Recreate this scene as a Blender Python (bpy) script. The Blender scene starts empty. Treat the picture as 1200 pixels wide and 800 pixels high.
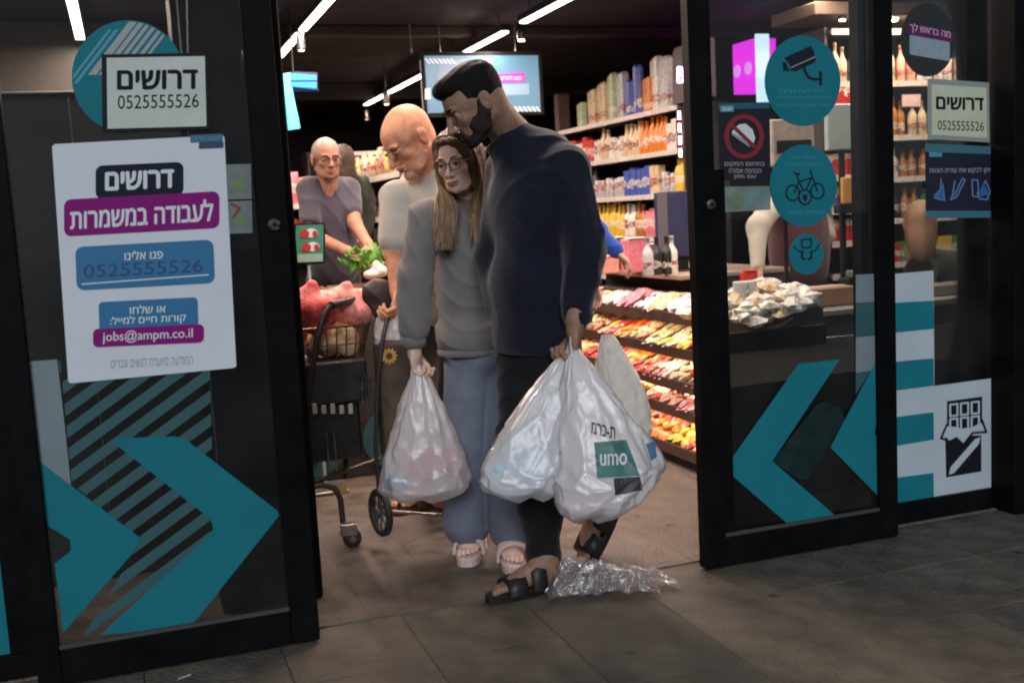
import bpy, bmesh, math, random
import numpy as np
from mathutils import Vector, Matrix
from mathutils.bvhtree import BVHTree
random.seed(7); RNG = np.random.default_rng(11)
S = bpy.context.scene
COL = S.collection

# ------------------------------------------------------------------ camera
YAW, PITCH, ROLL, FPX = math.radians(19.1206), math.radians(-6.8251), math.radians(-3.1104), 1280.0
cy, sy = math.cos(YAW), math.sin(YAW)
CF = np.array([sy*math.cos(PITCH), cy*math.cos(PITCH), math.sin(PITCH)])
_r = np.array([cy, -sy, 0.0]); _u = np.cross(_r, CF)
CR = _r*math.cos(ROLL)+_u*math.sin(ROLL); CU = -_r*math.sin(ROLL)+_u*math.cos(ROLL)
CC = np.array([0.0, -3.31, 1.30])
cam = bpy.data.cameras.new('camera'); cam.sensor_width = 36; cam.lens = FPX/1200*36
cam.clip_start = 0.05; cam.clip_end = 500
cam.dof.use_dof = True; cam.dof.focus_distance = 3.9; cam.dof.aperture_fstop = 4.0
camo = bpy.data.objects.new('camera', cam); COL.objects.link(camo)
M = Matrix.Identity(4)
for i in range(3):
    M[i][0] = CR[i]; M[i][1] = CU[i]; M[i][2] = -CF[i]; M[i][3] = CC[i]
camo.matrix_world = M
S.camera = camo
# ------------------------------------------------------------------ world, street light, exposure
W = bpy.data.worlds.new('World'); S.world = W; W.use_nodes = True
bg = W.node_tree.nodes['Background']; bg.inputs[0].default_value = (0.15, 0.15, 0.16, 1); bg.inputs[1].default_value = 0.95
sun = bpy.data.lights.new('street_light', 'SUN'); sun.energy = 1.6; sun.angle = math.radians(24); sun.color = (0.86, 0.93, 1.0)
suno = bpy.data.objects.new('street_light', sun); COL.objects.link(suno)
suno.rotation_euler = Vector((0.28, 0.86, -0.42)).to_track_quat('-Z', 'Y').to_euler()
suno.location = (0, -6, 5)
S.view_settings.view_transform = 'Standard'; S.view_settings.look = 'None'; S.view_settings.gamma = 1
S.view_settings.exposure = 0.0
S.cycles.max_bounces = 8; S.cycles.transparent_max_bounces = 24
S.cycles.use_denoising = True
S.cycles.caustics_reflective = False; S.cycles.caustics_refractive = False
S.cycles.sample_clamp_indirect = 4
S.cycles.filter_width = 2.0

# ------------------------------------------------------------------ helpers
def ray(x, y): return CF+CR*(x-600)/FPX-CU*(y-400)/FPX
def at(x, y, Y):                                   # photo position -> point on the plane y = Y
    d = ray(x, y); return CC+d*(Y-CC[1])/d[1]
def atx(x, y, X):
    d = ray(x, y); return CC+d*(X-CC[0])/d[0]
def atz(x, y, Z=0.0):
    d = ray(x, y); return CC+d*(Z-CC[2])/d[2]

MATS = {}
def mat(name, col, rough=0.6, metal=0.0, noise=0.0, scale=20.0, bump=0.0, bscale=80.0, emit=0.0, spec=0.5, trans=0.0, alpha=1.0, coat=0.0, sheen=0.0, stretch=None, ecol=None, sss=0.0):
    if name in MATS: return MATS[name]
    m = bpy.data.materials.new(name); m.use_nodes = True; nt = m.node_tree; b = nt.nodes['Principled BSDF']
    b.inputs['Base Color'].default_value = (*col, 1); b.inputs['Roughness'].default_value = rough
    b.inputs['Metallic'].default_value = metal; b.inputs['Specular IOR Level'].default_value = spec
    b.inputs['Transmission Weight'].default_value = trans; b.inputs['Alpha'].default_value = alpha
    b.inputs['Coat Weight'].default_value = coat; b.inputs['Sheen Weight'].default_value = sheen
    b.inputs['Subsurface Weight'].default_value = sss
    if sss: b.inputs['Subsurface Scale'].default_value = 0.01
    if emit:
        b.inputs['Emission Color'].default_value = (*(ecol or col), 1); b.inputs['Emission Strength'].default_value = emit
    tc = nt.nodes.new('ShaderNodeTexCoord'); mp = nt.nodes.new('ShaderNodeMapping'); nt.links.new(tc.outputs['Object'], mp.inputs[0])
    if stretch: mp.inputs['Scale'].default_value = stretch
    if noise:
        n = nt.nodes.new('ShaderNodeTexNoise'); n.inputs['Scale'].default_value = scale; n.inputs['Detail'].default_value = 6
        nt.links.new(mp.outputs[0], n.inputs['Vector'])
        r = nt.nodes.new('ShaderNodeMapRange'); r.inputs[1].default_value = 0.3; r.inputs[2].default_value = 0.7
        r.inputs[3].default_value = 1-noise; r.inputs[4].default_value = 1+noise; nt.links.new(n.outputs['Fac'], r.inputs[0])
        mx = nt.nodes.new('ShaderNodeVectorMath'); mx.operation = 'SCALE'; mx.inputs[0].default_value = col
        nt.links.new(r.outputs[0], mx.inputs['Scale']); nt.links.new(mx.outputs[0], b.inputs['Base Color'])
        r2 = nt.nodes.new('ShaderNodeMapRange'); r2.inputs[1].default_value = 0.3; r2.inputs[2].default_value = 0.7
        r2.inputs[3].default_value = max(0.05, rough-0.12); r2.inputs[4].default_value = min(1, rough+0.12)
        nt.links.new(n.outputs['Fac'], r2.inputs[0]); nt.links.new(r2.outputs[0], b.inputs['Roughness'])
    if bump:
        n2 = nt.nodes.new('ShaderNodeTexNoise'); n2.inputs['Scale'].default_value = bscale; n2.inputs['Detail'].default_value = 5
        nt.links.new(mp.outputs[0], n2.inputs['Vector'])
        bp = nt.nodes.new('ShaderNodeBump'); bp.inputs['Strength'].default_value = bump; bp.inputs['Distance'].default_value = 0.01
        nt.links.new(n2.outputs['Fac'], bp.inputs['Height']); nt.links.new(bp.outputs[0], b.inputs['Normal'])
    m.diffuse_color = (*col, 1)
    MATS[name] = m; return m

def glass_mat(name, tint=(0.80, 0.84, 0.84), refl=1.0):
    if name in MATS: return MATS[name]
    m = bpy.data.materials.new(name); m.use_nodes = True; nt = m.node_tree; nt.nodes.clear()
    o = nt.nodes.new('ShaderNodeOutputMaterial'); t = nt.nodes.new('ShaderNodeBsdfTransparent'); t.inputs[0].default_value = (*tint, 1)
    g = nt.nodes.new('ShaderNodeBsdfGlossy'); g.inputs['Roughness'].default_value = 0.03
    f = nt.nodes.new('ShaderNodeFresnel'); f.inputs[0].default_value = 1.5
    d = nt.nodes.new('ShaderNodeBsdfDiffuse'); d.inputs[0].default_value = (0.5, 0.5, 0.5, 1)
    n = nt.nodes.new('ShaderNodeTexNoise'); n.inputs['Scale'].default_value = 3.5; n.inputs['Detail'].default_value = 8
    tc = nt.nodes.new('ShaderNodeTexCoord'); nt.links.new(tc.outputs['Object'], n.inputs['Vector'])
    r = nt.nodes.new('ShaderNodeMapRange'); r.inputs[1].default_value = 0.35; r.inputs[2].default_value = 0.8; r.inputs[3].default_value = 0.002; r.inputs[4].default_value = 0.022
    nt.links.new(n.outputs['Fac'], r.inputs[0])
    m1 = nt.nodes.new('ShaderNodeMixShader'); nt.links.new(f.outputs[0], m1.inputs[0]); nt.links.new(t.outputs[0], m1.inputs[1]); nt.links.new(g.outputs[0], m1.inputs[2])
    m2 = nt.nodes.new('ShaderNodeMixShader'); nt.links.new(r.outputs[0], m2.inputs[0]); nt.links.new(m1.outputs[0], m2.inputs[1]); nt.links.new(d.outputs[0], m2.inputs[2])
    nt.links.new(m2.outputs[0], o.inputs[0]); MATS[name] = m; return m

def film_mat(name, col, clear=0.3, rough=0.35, crinkle=0.5, gl=.03):           # thin plastic film
    if name in MATS: return MATS[name]
    m = bpy.data.materials.new(name); m.use_nodes = True; nt = m.node_tree; nt.nodes.clear()
    o = nt.nodes.new('ShaderNodeOutputMaterial')
    d = nt.nodes.new('ShaderNodeBsdfDiffuse'); d.inputs[0].default_value = (*col, 1)
    tl = nt.nodes.new('ShaderNodeBsdfTranslucent'); tl.inputs[0].default_value = (*col, 1)
    g = nt.nodes.new('ShaderNodeBsdfGlossy'); g.inputs['Roughness'].default_value = rough
    t = nt.nodes.new('ShaderNodeBsdfTransparent')
    n = nt.nodes.new('ShaderNodeTexNoise'); n.inputs['Scale'].default_value = 14; n.inputs['Detail'].default_value = 5; n.inputs['Distortion'].default_value = 1.2
    tc = nt.nodes.new('ShaderNodeTexCoord'); nt.links.new(tc.outputs['Object'], n.inputs['Vector'])
    bp = nt.nodes.new('ShaderNodeBump'); bp.inputs['Strength'].default_value = crinkle; bp.inputs['Distance'].default_value = 0.02
    nt.links.new(n.outputs['Fac'], bp.inputs['Height'])
    for s in (d, tl, g): nt.links.new(bp.outputs[0], s.inputs['Normal'])
    f = nt.nodes.new('ShaderNodeFresnel'); f.inputs[0].default_value = 1.45; nt.links.new(bp.outputs[0], f.inputs['Normal'])
    a = nt.nodes.new('ShaderNodeMixShader'); a.inputs[0].default_value = 0.5; nt.links.new(d.outputs[0], a.inputs[1]); nt.links.new(tl.outputs[0], a.inputs[2])
    b = nt.nodes.new('ShaderNodeMixShader'); b.inputs[0].default_value = clear; nt.links.new(a.outputs[0], b.inputs[1]); nt.links.new(t.outputs[0], b.inputs[2])
    c = nt.nodes.new('ShaderNodeMixShader'); fm = nt.nodes.new('ShaderNodeMath'); fm.operation = 'MULTIPLY_ADD'; fm.inputs[1].default_value = .35; fm.inputs[2].default_value = gl; nt.links.new(f.outputs[0], fm.inputs[0]); nt.links.new(fm.outputs[0], c.inputs[0]); nt.links.new(b.outputs[0], c.inputs[1]); nt.links.new(g.outputs[0], c.inputs[2])
    nt.links.new(c.outputs[0], o.inputs[0]); MATS[name] = m; return m

def top(name, label, cat, loc=(0, 0, 0), group=None, kind=None):
    o = bpy.data.objects.new(name, None); COL.objects.link(o); o.location = Vector([float(v) for v in loc]); o.empty_display_size = 0.1
    tag(o, label, cat, group, kind); return o
def tag(o, label=None, cat=None, group=None, kind=None):
    for k, v in (('label', label), ('category', cat), ('group', group), ('kind', kind)):
        if v: o[k] = v
    return o
def base(o):
    v = np.zeros(3)
    while o is not None: v += np.array(o.location); o = o.parent
    return v

class G:                                            # a bag of geometry that becomes ONE mesh object
    def __init__(s): s.v = []; s.f = []; s.sm = []
    def add(s, V, Fc, smooth=False):
        n = len(s.v); s.v.extend([tuple(map(float, p)) for p in V]); s.f.extend([tuple(n+i for i in q) for q in Fc]); s.sm.extend([smooth]*len(Fc)); return s
    def box(s, a, b, ch=0.0):
        x0, x1 = sorted((a[0], b[0])); y0, y1 = sorted((a[1], b[1])); z0, z1 = sorted((a[2], b[2]))
        if ch <= 0:
            return s.add([(x0,y0,z0),(x1,y0,z0),(x1,y1,z0),(x0,y1,z0),(x0,y0,z1),(x1,y0,z1),(x1,y1,z1),(x0,y1,z1)],
                         [(0,3,2,1),(4,5,6,7),(0,1,5,4),(1,2,6,5),(2,3,7,6),(3,0,4,7)])
        bm = bmesh.new(); bmesh.ops.create_cube(bm, size=1)
        for v in bm.verts: v.co = Vector(((x0+x1)/2+v.co.x*(x1-x0), (y0+y1)/2+v.co.y*(y1-y0), (z0+z1)/2+v.co.z*(z1-z0)))
        ch = min(ch, (x1-x0)*.45, (y1-y0)*.45, (z1-z0)*.45)
        bmesh.ops.bevel(bm, geom=bm.edges[:], offset=ch, segments=1, affect='EDGES')
        V = [v.co[:] for v in bm.verts]; Fc = [[l.vert.index for l in f.loops] for f in bm.faces]; bm.free()
        return s.add(V, Fc)
    def tube(s, pts, r, n=8, cap=True):
        P = [np.array(p, float) for p in pts]; m = len(P)
        rr = r if hasattr(r, '__len__') else [r]*m
        V = []; up = None
        for i in range(m):
            t = P[min(i+1, m-1)]-P[max(i-1, 0)]; L = np.linalg.norm(t); t = t/L if L > 0 else np.array([0, 0, 1.])
            if up is None: up = np.array([0, 0, 1.]) if abs(t[2]) < .9 else np.array([1., 0, 0])
            a = np.cross(t, up); a /= np.linalg.norm(a)+1e-12; b = np.cross(a, t); up = b
            for k in range(n):
                q = 2*math.pi*k/n; V.append(P[i]+rr[i]*(a*math.cos(q)+b*math.sin(q)))
        Fc = [(i*n+k, i*n+(k+1) % n, (i+1)*n+(k+1) % n, (i+1)*n+k) for i in range(m-1) for k in range(n)]
        s.add(V, Fc, True)
        if cap:
            s.add(V[:n], [tuple(range(n))[::-1]]); s.add(V[-n:], [tuple(range(n))])
        return s
    def lathe(s, c, prof, n=12, axis=2):             # prof: (radius, height) pairs
        V = []
        for (r, h) in prof:
            for k in range(n):
                q = 2*math.pi*k/n; p = [r*math.cos(q), r*math.sin(q), h]
                if axis == 0: p = [p[2], p[0], p[1]]
                if axis == 1: p = [p[0], p[2], p[1]]
                V.append((c[0]+p[0], c[1]+p[1], c[2]+p[2]))
        Fc = [(i*n+k, i*n+(k+1) % n, (i+1)*n+(k+1) % n, (i+1)*n+k) for i in range(len(prof)-1) for k in range(n)]
        s.add(V, Fc, True); m = len(prof)
        s.add(V[:n], [tuple(range(n))[::-1]]); s.add(V[(m-1)*n:], [tuple(range(n))]); return s
    def prism(s, poly, y, t):                        # poly of (x, z) points on plane y, thickness t backwards
        n = len(poly); V = [(p[0], y, p[1]) for p in poly]+[(p[0], y+t, p[1]) for p in poly]
        return s.add(V, [tuple(range(n)), tuple(range(2*n-1, n-1, -1))]+[(i, i+n, (i+1) % n+n, (i+1) % n) for i in range(n)])
    def build(s, name, m, parent=None, loc=None, fixn=True):
        o_ = base(parent) if parent is not None else np.array(loc if loc is not None else (0, 0, 0), float)
        me = bpy.data.meshes.new(name); me.from_pydata([(v[0]-o_[0], v[1]-o_[1], v[2]-o_[2]) for v in s.v], [], s.f)
        me.polygons.foreach_set('use_smooth', s.sm)
        if fixn:
            bm = bmesh.new(); bm.from_mesh(me); bmesh.ops.recalc_face_normals(bm, faces=bm.faces); bm.to_mesh(me); bm.free()
        me.materials.append(m); me.update()
        o = bpy.data.objects.new(name, me); COL.objects.link(o)
        if parent is not None: o.parent = parent
        else: o.location = o_
        return o

def inst(o, loc, rz=0.0, sc=None):                  # copy of a mesh thing, sharing its mesh
    c = o.copy(); COL.objects.link(c); c.location = Vector([float(v) for v in loc]); c.rotation_euler = (0, 0, rz)
    if sc: c.scale = sc
    return c

# text: glyph outlines of the built-in font, laid into a quad given in photo positions on plane Y
HEB = lambda s: s[::-1]
from mathutils.geometry import delaunay_2d_cdt
def text_verts(s, bold=0.0):
    cu = bpy.data.curves.new('lettering', 'FONT'); cu.body = s; cu.size = 1; cu.resolution_u = 3; cu.fill_mode = 'NONE'
    ob = bpy.data.objects.new('lettering', cu); COL.objects.link(ob)
    dg = bpy.context.evaluated_depsgraph_get(); me = ob.evaluated_get(dg).to_mesh()
    P = [Vector(v.co[:2]) for v in me.vertices]; E = [tuple(e.vertices) for e in me.edges]
    ob.to_mesh_clear(); bpy.data.objects.remove(ob); bpy.data.curves.remove(cu)
    if not P: return np.zeros((0, 3)), []
    V0, _, F0, _, _, _ = delaunay_2d_cdt(P, E, [], 0, 1e-5)
    # even-odd test of every triangle against the outlines
    A = np.array([P[e[0]][:] for e in E]); B = np.array([P[e[1]][:] for e in E]); V0 = np.array([v[:] for v in V0]); keep = []
    V0_, _, F0, _, _, _ = delaunay_2d_cdt(P, E, [], 0, 1e-5)
    for f in F0:
        tris = [f] if len(f) == 3 else [(f[0], f[i], f[i+1]) for i in range(1, len(f)-1)]
        for t in tris:
            c = V0[list(t)].mean(0)
            m = (A[:, 1] > c[1]) != (B[:, 1] > c[1])
            xi = A[m, 0]+(c[1]-A[m, 1])/(B[m, 1]-A[m, 1])*(B[m, 0]-A[m, 0])
            if (xi > c[0]).sum() % 2: keep.append(t)
    V = np.c_[V0, np.zeros(len(V0))]; n = len(V); out = [V]; F = list(keep)
    if bold > 0.005:
        for k, (dx, dy) in enumerate(((bold, 0), (-bold, 0), (0, bold*.6), (0, -bold*.6))):
            W_ = V.copy(); W_[:, 0] += dx; W_[:, 1] += dy; W_[:, 2] = k+1; out.append(W_); F += [tuple(i+n*(k+1) for i in t) for t in keep]
    return np.concatenate(out), F
def text(s, box, Y, m, parent, slope=0.0, bold=0.02, name='lettering', mapper=None):
    V, Fc = text_verts(s, bold)
    if len(V) == 0: return None
    a = V.min(0); b = V.max(0); x0, y0, x1, y1 = box
    g = G(); P = []
    for v in V:
        u = (v[0]-a[0])/(b[0]-a[0]+1e-9); w = (v[1]-a[1])/(b[1]-a[1]+1e-9)
        X = x0+u*(x1-x0); Yp = y1+w*(y0-y1)+slope*(X-(x0+x1)/2)
        P.append(mapper(X, Yp) if mapper else at(X, Yp, Y-.00006*v[2]))
    g.add(P, Fc); return g.build(name, m, parent, fixn=False)
def flat(poly, Y, m, parent, name, t=0.0006):
    g = G(); P = [at(x, y, Y) for x, y in poly]; g.prism([(p[0], p[2]) for p in P], Y, t); return g.build(name, m, parent)
def rrect(x0, y0, x1, y1, r, slope=0.0, n=4, vs=0.0):
    P = []; cx = (x0+x1)/2; cyy = (y0+y1)/2
    for (ax, ay, q) in ((x1-r, y0+r, -90), (x1-r, y1-r, 0), (x0+r, y1-r, 90), (x0+r, y0+r, 180)):
        for i in range(n+1):
            a = math.radians(q+90*i/n); P.append((ax+r*math.cos(a), ay+r*math.sin(a)))
    return [(x+vs*(y-cyy), y+slope*(x-cx)) for x, y in P]
def ellipse(cx, cyy, rx, ry, n=40, rot=0.0):
    return [(cx+rx*math.cos(2*math.pi*i/n), cyy+ry*math.sin(2*math.pi*i/n)) for i in range(n)]
def thick_line(pts, w):
    """outline quads of a polyline in photo positions"""
    out = []
    for (a, b) in zip(pts[:-1], pts[1:]):
        dx, dy = b[0]-a[0], b[1]-a[1]; L = math.hypot(dx, dy) or 1; nx, ny = -dy/L*w/2, dx/L*w/2
        ex, ey = dx/L*w*.3, dy/L*w*.3
        out.append([(a[0]+nx-ex, a[1]+ny-ey), (b[0]+nx+ex, b[1]+ny+ey), (b[0]-nx+ex, b[1]-ny+ey), (a[0]-nx-ex, a[1]-ny-ey)])
    return out
def flats(polys, Y, m, parent, name, t=0.0006):
    g = G()
    for k, poly in enumerate(polys):
        P = [at(x, y, Y-k*0.00002) for x, y in poly]; g.prism([(p[0], p[2]) for p in P], Y-k*0.00002, t)
    return g.build(name, m, parent)
def clip_poly(poly, n, d):                            # keep points with n.p <= d
    out = []
    for i in range(len(poly)):
        a, b = poly[i], poly[(i+1) % len(poly)]; da = n[0]*a[0]+n[1]*a[1]-d; db = n[0]*b[0]+n[1]*b[1]-d
        if da <= 0: out.append(a)
        if (da < 0) != (db < 0) and abs(da-db) > 1e-9:
            t = da/(da-db); out.append((a[0]+t*(b[0]-a[0]), a[1]+t*(b[1]-a[1])))
    return out

# ------------------------------------------------------------------ materials
black_metal = mat('black_metal', (0.005, 0.005, 0.0055), 0.5, 0.0, noise=.25, scale=9, bump=.05, bscale=60, spec=.07)
black_plastic = mat('black_plastic', (0.012, 0.012, 0.013), 0.5, noise=.2, spec=.15)
steel = mat('steel', (0.42, 0.41, 0.40), 0.3, 1.0, noise=.15)
dull_steel = mat('dull_steel', (0.25, 0.23, 0.22), 0.45, 0.9, noise=.15)
teal = mat('teal_vinyl', (0.012, 0.185, 0.235), 0.6, spec=.15, noise=.08, scale=4)
teal_pale = mat('faded_teal_vinyl', (0.030, 0.105, 0.115), 0.6, noise=.12, scale=6)
white_vinyl = mat('white_vinyl', (0.50, 0.57, 0.62), 0.5, noise=.05, scale=5)
grey_vinyl = mat('grey_vinyl', (0.20, 0.25, 0.27), 0.6, noise=.1, scale=5)
paper = mat('paper', (0.70, 0.74, 0.80), 0.55, noise=.03, scale=7)
cream_paper = mat('cream_paper', (0.58, 0.64, 0.58), 0.6, noise=.08, scale=14)
ink = mat('ink', (0.012, 0.013, 0.018), 0.6, spec=.1)
navy_ink = mat('navy_ink', (0.016, 0.020, 0.036), 0.6, spec=.12)
magenta_ink = mat('magenta_ink', (0.25, 0.010, 0.19), 0.55, spec=.15)
blue_ink = mat('blue_ink', (0.02, 0.17, 0.36), 0.5)
sky_ink = mat('sky_ink', (0.08, 0.32, 0.48), 0.5)
white_ink = mat('white_ink', (0.72, 0.76, 0.80), 0.5)
pale_ink = mat('pale_teal_ink', (0.06, 0.32, 0.40), 0.5)
grey_ink = mat('grey_ink', (0.35, 0.37, 0.38), 0.5)
red_ink = mat('red_ink', (0.26, 0.02, 0.035), 0.5)
glass = glass_mat('door_glass')
# ================================================================== the setting
ceil_m = mat('ceiling_black', (0.022, 0.017, 0.016), 0.8, noise=.2, scale=3)
wall_m = mat('store_wall', (0.03, 0.022, 0.021), 0.8, noise=.2, scale=3)
ground_m = mat('bedding', (0.055, 0.050, 0.044), 0.95, noise=.2)
floor_under = mat('floor_joint', (0.115, 0.090, 0.073), 0.9)
g = G(); g.add([(-60, -60, -.055), (60, -60, -.055), (60, 60, -.055), (-60, 60, -.055)], [(0, 1, 2, 3)])
tag(g.build('ground', ground_m), kind='structure')
g = G(); g.box((-2.2, .12, -.05), (9.5, 14.2, -.008)); floor = tag(g.build('floor', floor_under), kind='structure')
g = G(); g.box((-9, -5.2, -.054), (12, .118, -.012)); pave = tag(g.build('pavement', ground_m), kind='structure')

def stone_mat(name, c, rough, seed):
    m = mat(name, c, rough, noise=.36, scale=9, bump=.9, bscale=60)
    nt = m.node_tree; b = nt.nodes['Principled BSDF']                     # blotches and trodden gum spots
    tc = nt.nodes.new('ShaderNodeTexCoord'); v = nt.nodes.new('ShaderNodeTexVoronoi'); v.inputs['Scale'].default_value = 4.2; v.feature = 'F1'
    mpp = nt.nodes.new('ShaderNodeMapping'); mpp.inputs['Location'].default_value = (seed, seed*.7, 0)
    gm = nt.nodes.new('ShaderNodeNewGeometry')
    nt.links.new(gm.outputs['Position'], mpp.inputs[0]); nt.links.new(mpp.outputs[0], v.inputs['Vector'])
    r = nt.nodes.new('ShaderNodeMapRange'); r.inputs[1].default_value = .06; r.inputs[2].default_value = .10; r.inputs[3].default_value = .32; r.inputs[4].default_value = 1
    nt.links.new(v.outputs['Distance'], r.inputs[0])
    n = nt.nodes.new('ShaderNodeTexNoise'); n.inputs['Scale'].default_value = 1.7; n.inputs['Detail'].default_value = 8; nt.links.new(mpp.outputs[0], n.inputs['Vector'])
    r3 = nt.nodes.new('ShaderNodeMapRange'); r3.inputs[1].default_value = .3; r3.inputs[2].default_value = .7; r3.inputs[3].default_value = .66; r3.inputs[4].default_value = 1.2
    nt.links.new(n.outputs['Fac'], r3.inputs[0])
    mu = nt.nodes.new('ShaderNodeMath'); mu.operation = 'MULTIPLY'; nt.links.new(r.outputs[0], mu.inputs[0]); nt.links.new(r3.outputs[0], mu.inputs[1])
    mx = nt.nodes.new('ShaderNodeVectorMath'); mx.operation = 'SCALE'
    src = b.inputs['Base Color'].links[0].from_socket; nt.links.new(src, mx.inputs[0]); nt.links.new(mu.outputs[0], mx.inputs['Scale'])
    nt.links.new(mx.outputs[0], b.inputs['Base Color']); return m
PV = [stone_mat('paver_a', (0.118, 0.101, 0.080), 0.75, 1.3), stone_mat('paver_b', (0.128, 0.108, 0.084), 0.75, 4.1), stone_mat('paver_c', (0.108, 0.096, 0.079), 0.72, 7.7)]
# pavers: four shared shapes, each laid with its own tilt
pm = []
for k in range(6):
    g = G(); s = .4014; h = [RNG.uniform(-.0012, .0012) for _ in range(4)]
    e = .0024
    g.add([(0, 0, -.04), (s, 0, -.04), (s, s, -.04), (0, s, -.04), (0, 0, -e+h[0]), (s, 0, -e+h[1]), (s, s, -e+h[2]), (0, s, -e+h[3]),
           (e, e, h[0]), (s-e, e, h[1]), (s-e, s-e, h[2]), (e, s-e, h[3])],
          [(0, 1, 5, 4), (1, 2, 6, 5), (2, 3, 7, 6), (3, 0, 4, 7), (4, 5, 9, 8), (5, 6, 10, 9), (6, 7, 11, 10), (7, 4, 8, 11), (8, 9, 10, 11)])
    o = g.build('paver', PV[k % 3]); pm.append(o.data); bpy.data.objects.remove(o)
for j in range(5):
    for i in range(-3, 15):
        o = bpy.data.objects.new('paver', pm[int(RNG.integers(0, 6))]); COL.objects.link(o); o.parent = pave
        o.location = (i*.403-.06+(0.0 if j % 2 == 0 else 0.0), .112-.403*(j+1), -.004)
tile_m = stone_mat('floor_tile', (0.130, 0.102, 0.084), 0.5, 9.2)
g = G(); s = .5976; e = .0006
g.add([(0, 0, -.01), (s, 0, -.01), (s, s, -.01), (0, s, -.01), (e, e, 0), (s-e, e, 0), (s-e, s-e, 0), (e, s-e, 0)],
      [(0, 1, 5, 4), (1, 2, 6, 5), (2, 3, 7, 6), (3, 0, 4, 7), (4, 5, 6, 7)])
o = g.build('tile', tile_m); tme = o.data; bpy.data.objects.remove(o)
for j in range(9):
    for i in range(-1, 9):
        o = bpy.data.objects.new('tile', tme); COL.objects.link(o); o.parent = floor; o.location = (i*.598+.05, .125+j*.598, -.0015)
g = G(); g.box((-2.2, .12, 2.76), (9.5, 14.2, 2.85)); g.build('ceiling', ceil_m)['kind'] = 'structure'
for nm, a, b in (('back_wall', (-2.2, 12.5, 0), (9.5, 12.6, 2.76)), ('side_wall', (-1.75, .2, 0), (-1.65, 12.5, 2.76)), ('side_wall', (8.6, .3, 0), (8.7, 12.5, 2.76))):
    g = G(); g.box(a, b); g.build(nm, wall_m)['kind'] = 'structure'
# ceiling ducts / beams (dim)
duct_m = mat('duct_dark', (0.035, 0.028, 0.026), 0.6, noise=.2)
for k, (x0, x1, y0, y1, z0) in enumerate([(-1.6, 8.5, 8.6, 8.9, 2.6), (-1.6, 8.5, 5.1, 5.22, 2.68)]):
    g = G(); g.box((x0, y0, z0), (x1, y1, 2.76), .01)
    tag(g.build('ceiling_beam', duct_m), kind='structure')

# ================================================================== facade
FZ = 2.32
fac = top('door_header', 'black metal header beam over the sliding shop doors', 'door header', (1.1, .1, FZ))
G().box((-1.6, -.03, FZ+.003), (4.6, .26, FZ+.34), .006).build('header_box', black_metal, fac)
G().box((-1.6, .3, FZ+.003), (4.6, .4, 2.76), .006).build('header_panel', black_metal, fac)
# dark piers
def pier(label, a, b, name='door_pillar', rail=True):
    t = top(name, label, 'pillar', ((a[0]+b[0])/2, a[1], 0))
    G().box(a, b, .006).build('post_body', black_metal, t)
    if rail: G().box((a[0]+.02, a[1]-.004, .3), (a[0]+.026, a[1]-.001, 2.2)).build('edge_strip', dull_steel, t)
    return t
pier('dark pillar standing behind the right stile of the left sliding door', (.20, .40, 0), (.541, .62, 2.74))
pier('broad black pillar at the right end of the shopfront', (3.222, .02, -.004), (3.62, .34, 2.31), rail=False)
pier('black wall pillar at the right edge beside the orange-lit shopfront', (3.64, -.10, -.004), (4.6, .3, 2.31), rail=False)

def leaf(label, x0, x1, gx0, gx1, y, zb, lockx, lockz, tall=True):
    t = top('sliding_door', label, 'sliding door', ((x0+x1)/2, y, 0.005))
    d = .05
    G().box((x0, y, .006), (gx0, y+d, FZ), .003).build('stile', black_metal, t)
    G().box((gx1, y, .006), (x1, y+d, FZ), .003).build('stile', black_metal, t)
    G().box((gx0+.0005, y+.002, .006), (gx1-.0005, y+d-.002, zb), .003).build('bottom_rail', black_metal, t)
    G().box((gx0+.0005, y+.002, FZ-.09), (gx1-.0005, y+d-.002, FZ), .003).build('top_rail', black_metal, t)
    G().box((gx0+.0005, y+.004, zb+.0004), (gx1-.0005, y+.014, zb+.012)).build('gasket', mat('gasket', (.05, .05, .05), .6), t)
    G().box((gx0-.004, y+.022, zb-.004), (gx1+.004, y+.030, FZ-.086)).build('glass_pane', glass, t)
    if lockx is not None:
        k = G(); k.lathe((lockx, y-.0125, lockz), [(.017, .013), (.019, .004), (.0175, 0), (.011, -.001), (.010, -.006)], 20, 1)
        lk = k.build('lock', steel, t)
        k = G(); k.lathe((lockx, y-.0142, lockz), [(.008, 0), (.0075, -.006)], 14, 1); k.build('lock_core', black_plastic, lk)
    return t
GY = .0215                                            # front of a leaf's glass, where vinyl sits
L1 = leaf('left sliding door with big teal chevron vinyl and recruitment posters', -.35, .462, -.285, .376, 0, .112, atx(312, 264, .42)[0], at(312, 264, 0)[2])
L2 = leaf('right sliding door with teal chevron vinyl and round blue stickers', 1.826, 2.648, 1.910, 2.567, 0, .112, at(832, 240, 0)[0], at(832, 240, 0)[2])
# guard post on the right door's stile
G().box((1.905, .012, .113), (1.955, .048, 1.40), .003).build('glazing_bar', black_metal, L2)
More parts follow.
